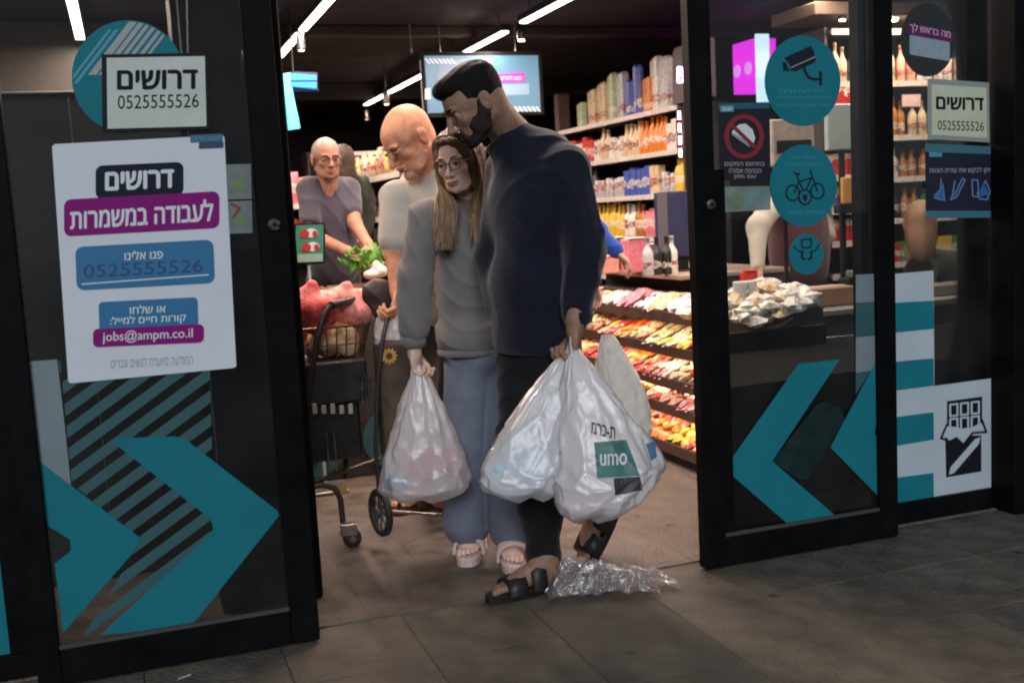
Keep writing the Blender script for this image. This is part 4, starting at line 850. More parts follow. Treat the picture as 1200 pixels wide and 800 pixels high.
# ================================================================== produce stand
cb = mat('cardboard', (.30, .18, .11), .75)
st = top('produce_stand', 'dark produce stand with teal discs on its front behind the trolleys', 'produce stand', (1.1, 2.3, 0))
G().box((.45, 2.1, 0), (1.72, 2.75, .80), .005).build('cabinet', shelf_d, st)
for cx_ in (.80, 1.20): 
    g = G(); g.lathe((cx_, 2.088, .18), [(.155, .011), (.155, 0)], 32, 1); g.build('teal_disc', teal_pale, st)
    G().box((cx_-.02, 2.080, .10), (cx_+.01, 2.0865, .30)).build('disc_stroke', navy_ink, st)
for k in range(3):
    x = .62+k*.37
    c = top('cardboard_crate', ['left open cardboard crate on the produce stand behind the green price sign', 'middle open cardboard crate on the produce stand', 'right open cardboard crate with white vegetables on the produce stand'][k], 'crate', (x+.17, 2.12, .80), 'cardboard crates on the produce stand')
    for nm, a, b in (('crate_wall', (x, 2.12, .801), (x+.35, 2.128, .955)), ('crate_wall', (x, 2.50, .801), (x+.35, 2.508, .955)), ('crate_wall', (x, 2.1285, .801), (x+.008, 2.4995, .95)), ('crate_wall', (x+.342, 2.1285, .801), (x+.35, 2.4995, .95)), ('crate_floor', (x+.009, 2.129, .802), (x+.341, 2.499, .81))):
        G().box(a, b, .001).build(nm, cb, c)
    G().box((x+.10, 2.117, .89), (x+.25, 2.1195, .915)).build('hand_hole', ink, c)
    for j in range(12):
        cl = [['green', 'pale_green', 'yellow'], ['red', 'green', 'orange'], ['white', 'white', 'pale_green']][k][j % 3]
        g_ = ('produce', cl)
        if g_ not in PM:
            g = G(); g.lathe((0, 0, 0), [(.005, -.038), (.024, -.032), (.038, -.012), (.04, .006), (.03, .028), (.012, .036)], 10)
            PM[g_] = g.build('vegetable', mat('veg_'+cl, PAL[cl], .5, noise=.25, scale=20)); o = PM[g_]
        else: o = inst(PM[g_], (0, 0, 0))
        o.location = (x+.05+(j % 4)*.083+RNG.uniform(-.01, .01), 2.17+(j//4)*.11, .885+RNG.uniform(0, .03)); tag(o, f'{cl.replace("_", " ")} vegetable in the {["left", "middle", "right"][k]} cardboard crate', 'vegetable', 'vegetables in the cardboard crates')
gs = top('price_sign', 'green price sign with two red and white pictures on a thin post', 'price sign', at(362, 312, 1.85))
flat([(344, 262), (381, 261), (381, 309), (344, 311)], 1.852, black_plastic, gs, 'frame', .012)
flat([(347, 264), (379, 263), (379, 307), (346, 308)], 1.848, mat('sign_green', (.05, .26, .19), .5, noise=.08), gs, 'panel', .003)
flat([(347, 298), (378, 297), (378, 306), (347, 307.5)], 1.8455, mat('sign_mint', (.3, .5, .42), .5), gs, 'price_band', .001)
for cx_, cy2 in ((361, 273), (363, 289)):
    flat(ellipse(cx_+4, cy2, 7.5, 5.5, 16), 1.8455, white_ink, gs, 'picture', .001); flat(ellipse(cx_-4, cy2+1, 5.5, 5, 16), 1.844, mat('apple_red', (.5, .03, .03), .5), gs, 'picture', .001); flat(ellipse(cx_+8, cy2+1, 3, 4, 12), 1.844, MATS['apple_red'], gs, 'picture', .001)
a = at(362, 311, 1.86); G().tube([(a[0], 1.866, a[2]), (a[0], 1.866, .02)], .007, 8).build('post', white_vinyl, gs); G().box((a[0]-.1, 1.8, .0), (a[0]+.1, 1.95, .018), .004).build('foot_plate', dull_steel, gs)
wp = top('wooden_post', 'brown wooden post standing dimly behind the navy shirted man', 'post', at(660, 160, 6.8)); a = at(653, 110, 6.8); b = at(664, 110, 6.8)
G().box((a[0], 6.8, 0), (b[0]+.03, 6.9, a[2]), .01).build('post_body', mat('wood_brown', (.12, .07, .05), .7, noise=.3, scale=6), wp)
# ================================================================== figures: smooth-union distance fields -> one continuous mesh
def nrm(v): v = np.array(v, float); return v/(np.linalg.norm(v)+1e-12)
class SDF:
    def __init__(s): s.p = []; s.sub = []; s.clip = []
    def cone(s, a, b, ra, rb, k=None): s.p.append(('c', np.array(a, float), np.array(b, float), ra, rb, k)); return s
    def chain(s, pts, rs, k=None):
        for i in range(len(pts)-1): s.cone(pts[i], pts[i+1], rs[i], rs[i+1], k)
        return s
    def ell(s, c, r, R=None, k=None): s.p.append(('e', np.array(c, float), np.array(r, float), np.eye(3) if R is None else R, None, k)); return s
    def cut(s, c, r, R=None, k=.006): s.sub.append((np.array(c, float), np.array(r, float), np.eye(3) if R is None else R, k)); return s
    def plane(s, p, n): s.clip.append((np.array(p, float), nrm(n))); return s    # keeps the side n points away from
    def bounds(s):
        lo = np.full(3, 1e9); hi = -lo
        for q in s.p:
            if q[0] == 'c':
                for c, r in ((q[1], q[3]), (q[2], q[4])): lo = np.minimum(lo, c-r); hi = np.maximum(hi, c+r)
            else:
                e = np.sqrt(((q[3]*q[2][None, :])**2).sum(1)); lo = np.minimum(lo, q[1]-e); hi = np.maximum(hi, q[1]+e)
        return lo, hi
    @staticmethod
    def _ell(P, c, r, R):
        q = (P-c)@R; k0 = np.sqrt(((q/r)**2).sum(-1)); k1 = np.sqrt(((q/(r*r))**2).sum(-1))+1e-9; return k0*(k0-1)/k1
    def grid(s, vox, k, disp=None):
        lo, hi = s.bounds(); lo = lo-vox*3; hi = hi+vox*3
        n = np.ceil((hi-lo)/vox).astype(int)+1
        ax = [lo[i]+vox*np.arange(n[i]) for i in range(3)]
        D = np.full(n, 1.0, dtype=np.float32)
        for q in s.p:
            kk = q[5] or k
            if q[0] == 'c': l = np.minimum(q[1]-q[3], q[2]-q[4]); h = np.maximum(q[1]+q[3], q[2]+q[4])
            else:
                e = np.sqrt(((q[3]*q[2][None, :])**2).sum(1)); l = q[1]-e; h = q[1]+e
            m = kk+3*vox; i0 = np.maximum(np.floor((l-m-lo)/vox).astype(int), 0); i1 = np.minimum(np.ceil((h+m-lo)/vox).astype(int)+1, n)
            sl = tuple(slice(i0[i], i1[i]) for i in range(3))
            P = np.stack(np.meshgrid(*[ax[i][sl[i]] for i in range(3)], indexing='ij'), -1)
            if q[0] == 'c':
                ba = q[2]-q[1]; t = np.clip(((P-q[1])@ba)/(ba@ba+1e-12), 0, 1); d = np.linalg.norm(P-q[1]-t[..., None]*ba, axis=-1)-(q[3]+(q[4]-q[3])*t)
            else: d = s._ell(P, q[1], q[2], q[3])
            a = D[sl]; hh = np.clip(.5+.5*(a-d)/kk, 0, 1); D[sl] = a*(1-hh)+d*hh-kk*hh*(1-hh)
        for c, r, R, kk in s.sub:
            e = np.sqrt(((R*r[None, :])**2).sum(1)); i0 = np.maximum(np.floor((c-e-.02-lo)/vox).astype(int), 0); i1 = np.minimum(np.ceil((c+e+.02-lo)/vox).astype(int)+1, n)
            if (i1 <= i0).any(): continue
            sl = tuple(slice(i0[i], i1[i]) for i in range(3)); P = np.stack(np.meshgrid(*[ax[i][sl[i]] for i in range(3)], indexing='ij'), -1)
            d = -s._ell(P, c, r, R); a = D[sl]; hh = np.clip(.5-.5*(a-d)/kk, 0, 1); D[sl] = a*(1-hh)+d*hh+kk*hh*(1-hh)
        if disp is not None or s.clip:
            P = np.stack(np.meshgrid(*ax, indexing='ij'), -1)
            if disp is not None: D = D+disp(P).astype(np.float32)
            for p, nn in s.clip: D = np.maximum(D, ((P-p)@nn).astype(np.float32))
        return D, lo, n
    def mesh(s, vox, k=.02, disp=None):
        D, lo, n = s.grid(vox, k, disp); I = D < 0
        nx, ny, nz = n; cell = np.zeros((nx-1, ny-1, nz-1), bool); cnt = np.zeros(cell.shape, np.int8)
        for dx in (0, 1):
            for dy in (0, 1):
                for dz in (0, 1): cnt += I[dx:nx-1+dx, dy:ny-1+dy, dz:nz-1+dz]
        act = (cnt > 0) & (cnt < 8); idx = np.full(cell.shape, -1, np.int64); A = np.argwhere(act); idx[act] = np.arange(len(A))
        S_ = np.zeros((len(A), 3)); C_ = np.zeros(len(A))
        for c0 in [(0,0,0),(1,0,0),(0,1,0),(1,1,0),(0,0,1),(1,0,1),(0,1,1),(1,1,1)]:
            for a in range(3):
                if c0[a]: continue
                c1 = list(c0); c1[a] = 1; p0 = A+np.array(c0); p1 = A+np.array(c1)
                d0 = D[p0[:, 0], p0[:, 1], p0[:, 2]]; d1 = D[p1[:, 0], p1[:, 1], p1[:, 2]]; m = (d0 < 0) != (d1 < 0)
                t = np.where(m, d0/(d0-d1+1e-20), 0); q = np.array(c0, float)[None, :].repeat(len(A), 0); q[:, a] += t
                S_ += q*m[:, None]; C_ += m
        V = lo+(A+S_/C_[:, None])*vox
        Fs = []
        for a in range(3):
            b, c = (a+1) % 3, (a+2) % 3
            i0 = [slice(None)]*3; i1 = [slice(None)]*3; i0[a] = slice(0, n[a]-1); i1[a] = slice(1, n[a])
            ch = I[tuple(i0)] != I[tuple(i1)]; E_ = np.argwhere(ch); E_ = E_[(E_[:, b] > 0) & (E_[:, c] > 0) & (E_[:, b] < n[b]-1) & (E_[:, c] < n[c]-1)]
            fl = I[tuple(i0)][E_[:, 0], E_[:, 1], E_[:, 2]]
            def gi(db, dc):
                q = E_.copy(); q[:, b] += db; q[:, c] += dc; return idx[q[:, 0], q[:, 1], q[:, 2]]
            q = np.stack([gi(-1, -1), gi(0, -1), gi(0, 0), gi(-1, 0)], 1)
            q[~fl] = q[~fl][:, ::-1]; Fs.append(q)
        return V, np.concatenate(Fs)
def fast_mesh(name, parts, m, parent):
    o_ = base(parent); Vs = []; Fs = []; n = 0
    for V, F_ in parts: Vs.append(V); Fs.append(F_+n); n += len(V)
    V = np.concatenate(Vs)-o_; F_ = np.concatenate(Fs)
    me = bpy.data.meshes.new(name); me.vertices.add(len(V)); me.vertices.foreach_set('co', V.astype(np.float32).ravel())
    me.loops.add(F_.size); me.loops.foreach_set('vertex_index', F_.astype(np.int32).ravel())
    me.polygons.add(len(F_)); me.polygons.foreach_set('loop_start', np.arange(0, F_.size, 4, dtype=np.int32)); me.polygons.foreach_set('loop_total', np.full(len(F_), 4, np.int32))
    me.polygons.foreach_set('use_smooth', np.ones(len(F_), bool)); me.update(calc_edges=True); me.validate(); me.materials.append(m)
    o = bpy.data.objects.new(name, me); COL.objects.link(o); o.parent = parent; return o
def wrinkle(amp, f=28., seed=0, dirn=(0.3, 0.2, 1.0), sharp=1.0):
    d = nrm(dirn); rg = np.random.default_rng(seed); ph = rg.uniform(0, 6, 6); e = nrm(np.cross(d, (1, .3, .1))); g_ = np.cross(d, e)
    def fn(P):
        u = P@d; v = P@e; w = P@g_
        a = np.sin(u*f+3.0*np.sin(v*9+ph[0])+2.2*np.sin(w*11+ph[1])+ph[2]); b = np.sin(u*f*.53+2.4*np.sin(v*6+ph[3])+ph[4]); c = np.sin(v*17+2*np.sin(u*8+ph[5]))
        return amp*(1.0*(1-np.abs(a))**2*(.5+.5*np.sin(v*7+ph[2]))*-1.6+.7*b+.35*c)
    return fn
def frame(fwd, up):
    f = nrm(fwd); s_ = nrm(np.cross(f, up)); u = np.cross(s_, f); return np.stack([s_, f, u], 1)      # columns: side(right of the face), forward, up

skin_n = lambda name, c: mat(name, c, .50, noise=.24, scale=30, bump=.35, bscale=260, spec=.4, sss=.15)
def hand(H, wrist, d, palm_n, s=1.0, curl=.55, side=1, spread=.12):
    """palm + four unequal fingers + thumb, added to the field H; d = pointing direction, palm_n = where the palm looks, side = thumb side sign"""
    d = nrm(d); pn = nrm(np.array(palm_n)-d*np.dot(palm_n, d)); t = np.cross(d, pn)*side
    R = np.stack([t, d, pn], 1); w = np.array(wrist, float)
    H.cone(w-d*.03, w+d*.02, .026*s, .026*s, .02)
    H.ell(w+d*.05*s, (.040*s, .052*s, .016*s), R, .012)
    H.ell(w+d*.035*s+t*.022*s+pn*.006*s, (.018*s, .03*s, .015*s), R, .01)
    for i, (o, L) in enumerate(((.028, .078), (.0095, .086), (-.0095, .080), (-.028, .064))):
        b0 = w+d*(.088-abs(i-1.3)*.004)*s+t*o*s; dd = nrm(d+t*(o*spread*8)); c = curl*(1+.10*i)
        p = [b0]; ang = 0; 
        for j, fr in enumerate((.45, .30, .25)):
            ang += c*(1.0, 1.25, .8)[j]; q = dd*math.cos(ang)+pn*math.sin(ang); p.append(p[-1]+q*L*fr*s)
        H.chain(p, [.0088*s, .0082*s, .0076*s, .0064*s], .004)
    b0 = w+d*.028*s+t*.030*s; q1 = nrm(d*.75+t*.65+pn*.25); q2 = nrm(d*.85+t*.15+pn*(.3+curl*.4)); q3 = nrm(d*.8-t*.15+pn*(.3+curl*.5))
    p = [b0, b0+q1*.032*s, b0+q1*.032*s+q2*.030*s, b0+q1*.032*s+q2*.030*s+q3*.024*s]; H.chain(p, [.0125*s, .0112*s, .0095*s, .0078*s], .006)

def head_field(c, R, s=1.0, gender='m', jaw=1.0, neck=None, neck_r=.056, nose=1.0, ears=True):
    """c = centre of the head (between the ears), R = frame; all offsets are (side, forward, up) in metres for a 0.235 m head"""
    H = SDF(); L = lambda x, y, z: c+R@(np.array([x, y, z])*s); r = lambda *a: np.array(a)*s
    H.ell(L(0, -.018, .028), r(.074, .094, .088), R, .02)             # cranium
    H.ell(L(0, .030, .030), r(.062, .060, .062), R, .02)              # forehead
    H.ell(L(0, .030, -.032), r(.056, .058, .070), R, .02)             # mid face
    H.ell(L(0, .042, -.076), r(.040*jaw, .040, .034), R, .022)        # jaw front
    H.ell(L(0, .070, -.094), r(.020*jaw, .017, .016), R, .014)        # chin
    for e in (-1, 1):
        H.cone(L(e*.052, -.012, -.045), L(e*.030, .048, -.088), .020*s*jaw, .017*s*jaw, .02)   # jaw line
        H.ell(L(e*.036, .062, -.022), r(.022, .018, .018), R, .014)   # cheek bone
        H.ell(L(e*.028, .082, .022), r(.024, .012, .008), R, .010)    # brow
        if ears:
            a = nrm(R@np.array([e*.35, -.3, .1])); H.ell(L(e*.079, -.014, -.006), r(.008, .018, .031), R, .006); H.ell(L(e*.083, -.020, .004), r(.006, .014, .022), R, .004)
    for e in (-1, 1): H.cut(L(e*.031, .098, .001), r(.018, .015, .011), R, .008)
    H.cone(L(0, .088, .012), L(0, .104*1.0+.006*nose, -.030), .0085*s, .0115*s*nose, .008)      # nose
    H.ell(L(0, .110+.004*nose, -.036), r(.012*nose, .011*nose, .009), R, .006)
    for e in (-1, 1): H.ell(L(e*.012, .099, -.038), r(.008, .010, .007), R, .005); H.ell(L(e*.031, .0785, .000), r(.0120, .0120, .0120), R, .003)
    H.ell(L(0, .090, -.060), r(.023, .010, .0065), R, .006); H.ell(L(0, .088, -.072), r(.019, .011, .0070), R, .006)
    H.cut(L(0, .103, -.0655), r(.022, .010, .0022), R, .004)
    if ears:
        for e in (-1, 1): H.cut(L(e*.092, -.006, -.002), r(.008, .009, .014), R, .003)
    if neck is not None:
        H.cone(L(0, -.030, -.050), neck, .052*s, neck_r, .03); H.cone(neck, neck+np.array([0, 0, -.05]), neck_r, neck_r*.95, .03)
    return H, L, r
def face_details(root, L, R, s, skin_dark, hair_m, eye=True, closed=False, brow=1.0, lips=None):
    for e in (-1, 1):
        g = G()
        pts = [L(e*(.014+.012*i), .0985-.0045*i*i*.5, .0235+.0035*math.sin(i*1.1)) for i in range(4)]; g.tube(pts, [.0030*brow*s, .0042*brow*s, .0038*brow*s, .0018*s], 6); g.build('eyebrow', hair_m, root)
        g = G()
        pts = [L(e*(.018+.0085*i), .0955-.0022*(i-1.5)**2*.8, (.0035 if not closed else -.003)+.0012*(1-abs(i-1.5))) for i in range(4)]; g.tube(pts, [.0013*s, .0024*s, .0024*s, .0012*s], 6); g.build('eyelid', skin_dark, root)
        if not closed:
            g = G(); V = []; cc = L(e*.031, .0805, .0005)
            gs_ = G(); gs_.lathe((0, 0, 0), [(.0001, -.0062), (.0055, -.0045), (.0105, -.0015), (.0112, .0), (.0105, .0015), (.0055, .0045), (.0001, .0062)], 14); ga = G(); ga.add([L(e*.031, .0835, 0)+R@np.array([v[0], v[1]*.62, v[2]])*s for v in gs_.v], gs_.f, True); ga.build('eye_white', mat('eye_white', (.55, .50, .46), .3), root)
            g.lathe((0, 0, 0), [(.0001, -.0042), (.0042, -.0028), (.0048, 0), (.0042, .0028), (.0001, .0042)], 10)
            g2 = G(); g2.add([cc+R@np.array([0, .0125, -.001])*s+np.array(v)*s for v in g.v], g.f, True); g2.build('eye', mat('iris', (.02, .014, .010), .2), root)
    if lips is not None:
        g = G(); g.tube([L(-.025, .0940, -.0595), L(-.012, .0990, -.0640), L(0, .1010, -.0660), L(.012, .0990, -.0640), L(.025, .0940, -.0595)], [.0012*s, .0034*s, .0038*s, .0034*s, .0012*s], 6)
        g.tube([L(-.017, .0945, -.070), L(0, .1000, -.0725), L(.017, .0945, -.070)], [.0015*s, .0044*s, .0015*s], 6); g.build('lips', lips, root)
def glasses(root, L, s, m, rim=.0014, rr=(.0235, .019), y=.108):
    g = G()
    for e in (-1, 1):
        g.tube([L(e*.031+rr[0]*math.cos(2*math.pi*i/20), y-.006*abs(math.cos(2*math.pi*i/20))*.8, .000+rr[1]*math.sin(2*math.pi*i/20)) for i in range(21)], rim*s, 6, False)
        g.tube([L(e*.055, y-.008, .006), L(e*.078, .03, .008), L(e*.083, -.01, .006), L(e*.081, -.028, -.010)], rim*s, 6)
    g.tube([L(-.0085, y-.001, .004), L(0, y+.003, .007), L(.0085, y-.001, .004)], rim*s, 6); return g.build('glasses', m, root)
def cloth_mat(name, c, weave=260, noise=.12, sheen=.25):
    if name in MATS: return MATS[name]
    m = mat(name, c, .85, noise=noise, scale=9, bump=.3, bscale=weave, spec=.2, sheen=sheen); nt = m.node_tree; b = nt.nodes['Principled BSDF']
    tc = nt.nodes.new('ShaderNodeTexCoord'); mp = nt.nodes.new('ShaderNodeMapping'); mp.inputs['Scale'].default_value = (1, 1, .55); mp.inputs['Rotation'].default_value = (.3, .5, .2)
    n = nt.nodes.new('ShaderNodeTexNoise'); n.inputs['Scale'].default_value = 8; n.inputs['Detail'].default_value = 4; n.inputs['Distortion'].default_value = 1.0; n.noise_type = 'RIDGED_MULTIFRACTAL'
    nt.links.new(tc.outputs['Object'], mp.inputs[0]); nt.links.new(mp.outputs[0], n.inputs['Vector'])
    bp = nt.nodes.new('ShaderNodeBump'); bp.inputs['Strength'].default_value = .35; bp.inputs['Distance'].default_value = .010; nt.links.new(n.outputs['Fac'], bp.inputs['Height'])
    bp.invert = True; old = b.inputs['Normal'].links[0].from_node; nt.links.new(bp.outputs[0], old.inputs['Normal']); return m
hair_mat = lambda name, c: mat(name, c, .45, noise=.45, scale=26, bump=.9, bscale=120, stretch=(1, 1, 1), spec=.4)
# ================================================================== people
imL = -nrm(CR*np.array([1, 1, 0])); imR = -imL; toC = -nrm(CF*np.array([1, 1, 0])); away = -toC; ZU = np.array([0, 0, 1.])
def fv(l, c, z): return nrm(imL*l+toC*c+ZU*z)
def foot_field(H, heel, d, s=1.0, nrm_up=ZU, side=1):
    d = nrm(d); u = nrm(nrm_up-d*np.dot(nrm_up, d)); t = np.cross(d, u)*side       # t points to the big toe side
    h = np.array(heel, float); q = lambda a, b, c: h+d*a*s+t*b*s+u*c*s
    H.cone(q(.02, 0, .05), q(.03, 0, .10), .034*s, .036*s, .02)
    H.cone(q(.02, 0, .030), q(.13, 0, .030), .031*s, .026*s, .03); H.cone(q(.04, 0, .075), q(.17, .008, .028), .034*s, .022*s, .03)
    H.ell(q(.165, 0, .024), (.030*s, .048*s, .020*s), np.stack([d, t, u], 1)[:, [0, 1, 2]], .02)
    for i, (b, L, r) in enumerate(((.030, .245, .0125), (.011, .240, .0092), (-.006, .228, .0088), (-.021, .214, .0084), (-.034, .198, .0080))):
        H.cone(q(.17, b*.95, .022), q(L-.018, b, .018), r*s, r*s, .006); H.cone(q(L-.018, b, .018), q(L-.006, b, .013), r*s, r*.85*s, .003)
    return q
def sole(name, q, m, root, th=.022, w=1.0, L=.262, front=None):
    g = G(); n = 22; P = []
    for i in range(n):
        a = 2*math.pi*i/n; x = .125+.137*math.cos(a)*(L/.262); wid = (.040+.010*math.cos(a))*w; P.append((x, wid*math.sin(a)*(abs(math.sin(a))**-.25 if abs(math.sin(a)) > .05 else 1)))
    V = [q(x, y, -th) for x, y in P]+[q(x*1.0, y*1.02, -.002) for x, y in P]+[q(.125+(x-.125)*.94, y*.92, .004) for x, y in P]
    g.add(V, [tuple(range(n))]+[(i, (i+1) % n, (i+1) % n+n, i+n) for i in range(n)]+[(i+n, (i+1) % n+n, (i+1) % n+2*n, i+2*n) for i in range(n)]+[tuple(range(3*n-1, 2*n-1, -1))])
    return g.build(name, m, root)
def band(name, q, m, root, x0, x1, h0, h1, w=.052, th=.006, lean=.0):
    g = G(); n = 14; V = []
    for k, (x, h) in enumerate(((x0, h0), ((x0+x1)/2, (h0+h1)/2+.003), (x1, h1))):
        for o_ in (0, th):
            for i in range(n+1):
                a = math.pi*i/n; V.append(q(x+lean*math.cos(a), (w+o_)*math.cos(a), -.004+(h+o_)*max(0, math.sin(a))**.7))
    r = n+1
    F_ = []
    for k in range(2):
        for i in range(n):
            a = (2*k+1)*r+i; b = (2*k+3)*r+i; F_.append((a, a+1, b+1, b)); a = 2*k*r+i; b = (2*k+2)*r+i; F_.append((a, b, b+1, a+1))
    for k in (0, 2):
        for i in range(n): a = 2*k*r+i; b = (2*k+1)*r+i; F_.append((a, a+1, b+1, b))
    g.add(V, F_, True); return g.build(name, m, root)

# ------------------------------------------------------------------ the man in navy
def person(label, p): return top('person', label, 'person', p)
mn = person('bearded man in navy sweatshirt and black trousers carrying white plastic bags out of the store', atz(628, 690))
skM = skin_n('skin_olive', (.33, .19, .125)); hrM = mat('hair_black', (.008, .006, .005), .6, noise=.3, scale=40, bump=.6, bscale=200, spec=.15); brd = mat('beard_dark', (.030, .020, .016), .85, noise=.4, scale=60, bump=.5, bscale=260, spec=.2)
hc = at(555, 122, .07); fM = fv(.80, .28, -.50); RM = frame(fM, ZU*1.0+imL*.0)
nk = at(601, 160, .14)
H, L, r = head_field(hc, RM, 1.0, neck=nk, neck_r=.055, nose=1.1)
H.cone(L(0, -.045, -.02), nk, .054, .054, .03)
parts = [H.mesh(.0034, .012)]
wrM, hdM = at(672, 372, -.09), at(672, 385, -.09)
H = SDF(); H.cone(at(679, 350, -.08), wrM, .032, .028, .02); hand(H, at(674, 380, -.095), ZU*-1+imL*.12, fv(.95, .1, 0), 1.12, curl=.85, side=1); parts.append(H.mesh(.0026, .01))
# coarse trunk and legs under the clothes
shL, shR = at(663, 198, .0), at(596, 200, .26); ch = (shL+shR)/2; pel = at(628, 388, .13)
kneeF, ankF = at(612, 512, .12), at(637, 662, .12); kneeR, ankR = at(668, 500, .10), at(708, 585, .34)
H = SDF(); H.chain([shL, at(684, 300, -.05), at(679, 350, -.08)], [.04, .035, .035]).cone(shL, shR, .05, .05).cone(ch, pel, .09, .09).chain([pel, kneeF, ankF], [.07, .05, .036]).chain([pel, kneeR, ankR], [.07, .05, .036]); parts.append(H.mesh(.014, .04))
heelF = atz(650, 681, .024)+imR*.0; dF = nrm(imL*.93+toC*.42)
H = SDF(); qF = foot_field(H, heelF, dF, .99, side=-1); H.cone(ankF, qF(.03, 0, .08), .036, .036, .03); parts.append(H.mesh(.0035, .012))
heelR = at(719, 594, .36); dR = nrm(imL*.55+toC*.35-ZU*.75)
H = SDF(); qR = foot_field(H, heelR, dR, 1.06, nrm_up=nrm(imL*.6+toC*.4+ZU*.7), side=-1); H.cone(ankR, qR(.03, 0, .08), .036, .036, .03); parts.append(H.mesh(.0035, .012))
fast_mesh('body', parts, skM, mn)
face_details(mn, L, RM, 1.0, mat('skin_shadow', (.12, .06, .04), .6), hrM, closed=True, brow=1.5)
# beard: thick around jaw and chin
H = SDF()
for e in (-1, 1): H.chain([L(e*.070, .002, .002), L(e*.062, .004, -.035), L(e*.050, .022, -.068), L(e*.026, .060, -.090)], [.009, .017, .022, .022], .02); H.ell(L(e*.044, .036, -.050), (.020, .030, .028), RM, .012)
H.ell(L(0, .076, -.095), (.027, .019, .021), RM, .02); H.cone(L(-.024, .088, -.074), L(-.026, .092, -.056), .009, .006, .01); H.cone(L(.024, .088, -.074), L(.026, .092, -.056), .009, .006, .01)
H.chain([L(-.026, .096, -.055), L(0, .106, -.050), L(.026, .096, -.055)], [.006, .0062, .006], .006); H.cut(L(0, .104, -.066), (.020, .016, .008), RM)
fast_mesh('beard', [H.mesh(.0028, .012, disp=wrinkle(.0004, 620, 3))], brd, mn)
H = SDF()      # hair: faded sides, tall swept top
H.ell(L(0, -.020, .034), (.0775, .098, .090), RM); H.ell(L(0, .014, .088), (.062, .080, .032), RM, .02); H.ell(L(0, .056, .088), (.050, .036, .028), RM, .02); H.ell(L(0, -.055, .066), (.062, .052, .042), RM, .03)
H.plane(L(0, .0, .010), R_ if False else (RM@nrm([0, .55, -1]))); H.cut(L(0, .125, .012), (.085, .062, .058), RM, .008)
for e in (-1, 1): H.cut(L(e*.098, .03, -.02), (.034, .055, .060), RM, .01)
fast_mesh('hair', [H.mesh(.0032, .012, disp=wrinkle(.0016, 380, 5, RM@np.array([1., .2, .1])))], hrM, mn)
# sweatshirt
navy = cloth_mat('navy_jersey', (.0060, .0078, .019))
el, cf = at(684, 300, -.05), at(677, 368, -.08)
f_ = nrm(np.cross(ZU, shR-shL)); f_ = f_ if np.dot(f_, imL) > 0 else -f_
ax = nrm((shR-shL)*np.array([1, 1, 0])); RT = np.stack([ax, f_, ZU], 1)
H = SDF(); H.cone(shL-f_*.01, shR-f_*.01, .072, .072)
H.ell(ch+ZU*-.13+f_*.015, (.185, .135, .20), RT, .06); H.ell(at(622, 340, .13), (.155, .135, .20), RT, .06); H.ell(at(626, 395, .13), (.160, .135, .12), RT, .05)
H.cone(at(591, 158, .13), ch+ZU*.0, .072, .09, .05); H.ell(at(632, 183, .14), (.115, .09, .085), RT, .05)
H.chain([shL, el, cf], [.078, .064, .050], .018); H.chain([shR, at(578, 300, .30), at(585, 355, .22)], [.075, .06, .05], .035)
H.plane(at(628, 411, .13), (0, 0, -1)); H.plane(at(675, 381, -.03), (0, -.1, -1)) if False else None
H.plane(at(589, 156, .12), imL*.62+ZU*.78)
V1 = H.mesh(.0068, .03, disp=lambda P: wrinkle(.0050, 15, 2, (.9, .25, .75))(P)+wrinkle(.0045, 30, 12, (.5, .3, .6))(P))
fast_mesh('sweatshirt', [V1], navy, mn)
g = G(); g.lathe((0, 0, 0), [(.040, .0), (.043, 0), (.049, -.004), (.050, -.022), (.046, -.040), (.038, -.042)], 20); cfo = g.build('cuff', navy, None); cfo.parent = mn; cfo.location = Vector(cf-base(mn)+np.array([0, 0, .012]))
def rib(c, n_, r1, r2, name, m, root, rad=.007):
    n_ = nrm(n_); a_ = nrm(np.cross(n_, (0.3, .9, .1))); b_ = np.cross(n_, a_); g = G()
    g.tube([c+a_*r1*math.cos(2*math.pi*i/36)+b_*r2*math.sin(2*math.pi*i/36) for i in range(37)], rad, 8, False); return g.build(name, m, root)
rib(at(592, 159, .13), imL*.62+ZU*.78, .067, .067, 'collar_rib', navy, mn, .008)
# trousers
blk = cloth_mat('black_trousers', (.010, .010, .012), sheen=.1)
H = SDF(); H.ell(at(628, 400, .13), (.138, .112, .12), RT, .05)
H.chain([at(616, 410, .17), kneeF, at(634, 600, .11), at(638, 658, .12)], [.092, .078, .066, .060], .05); H.chain([at(645, 400, .08), kneeR, at(690, 550, .26), at(702, 575, .33)], [.095, .080, .062, .055], .05)
H.plane(at(638, 666, .12), (0, 0, -1)); fast_mesh('trousers', [H.mesh(.0075, .035, disp=wrinkle(.005, 38, 8, (.2, .1, 1)))], blk, mn)
leather = mat('sandal_black', (.014, .012, .011), .5, noise=.2, bump=.1)
for q in (qF, qR):
    sd = sole('sandal', q, leather, mn, .022, 1.08); band('toe_strap', q, leather, sd, .125, .195, .056, .042, .051, .008); band('instep_strap', q, leather, sd, .050, .105, .098, .070, .044, .008); band('heel_strap', q, leather, sd, .002, .02, .060, .066, .040)

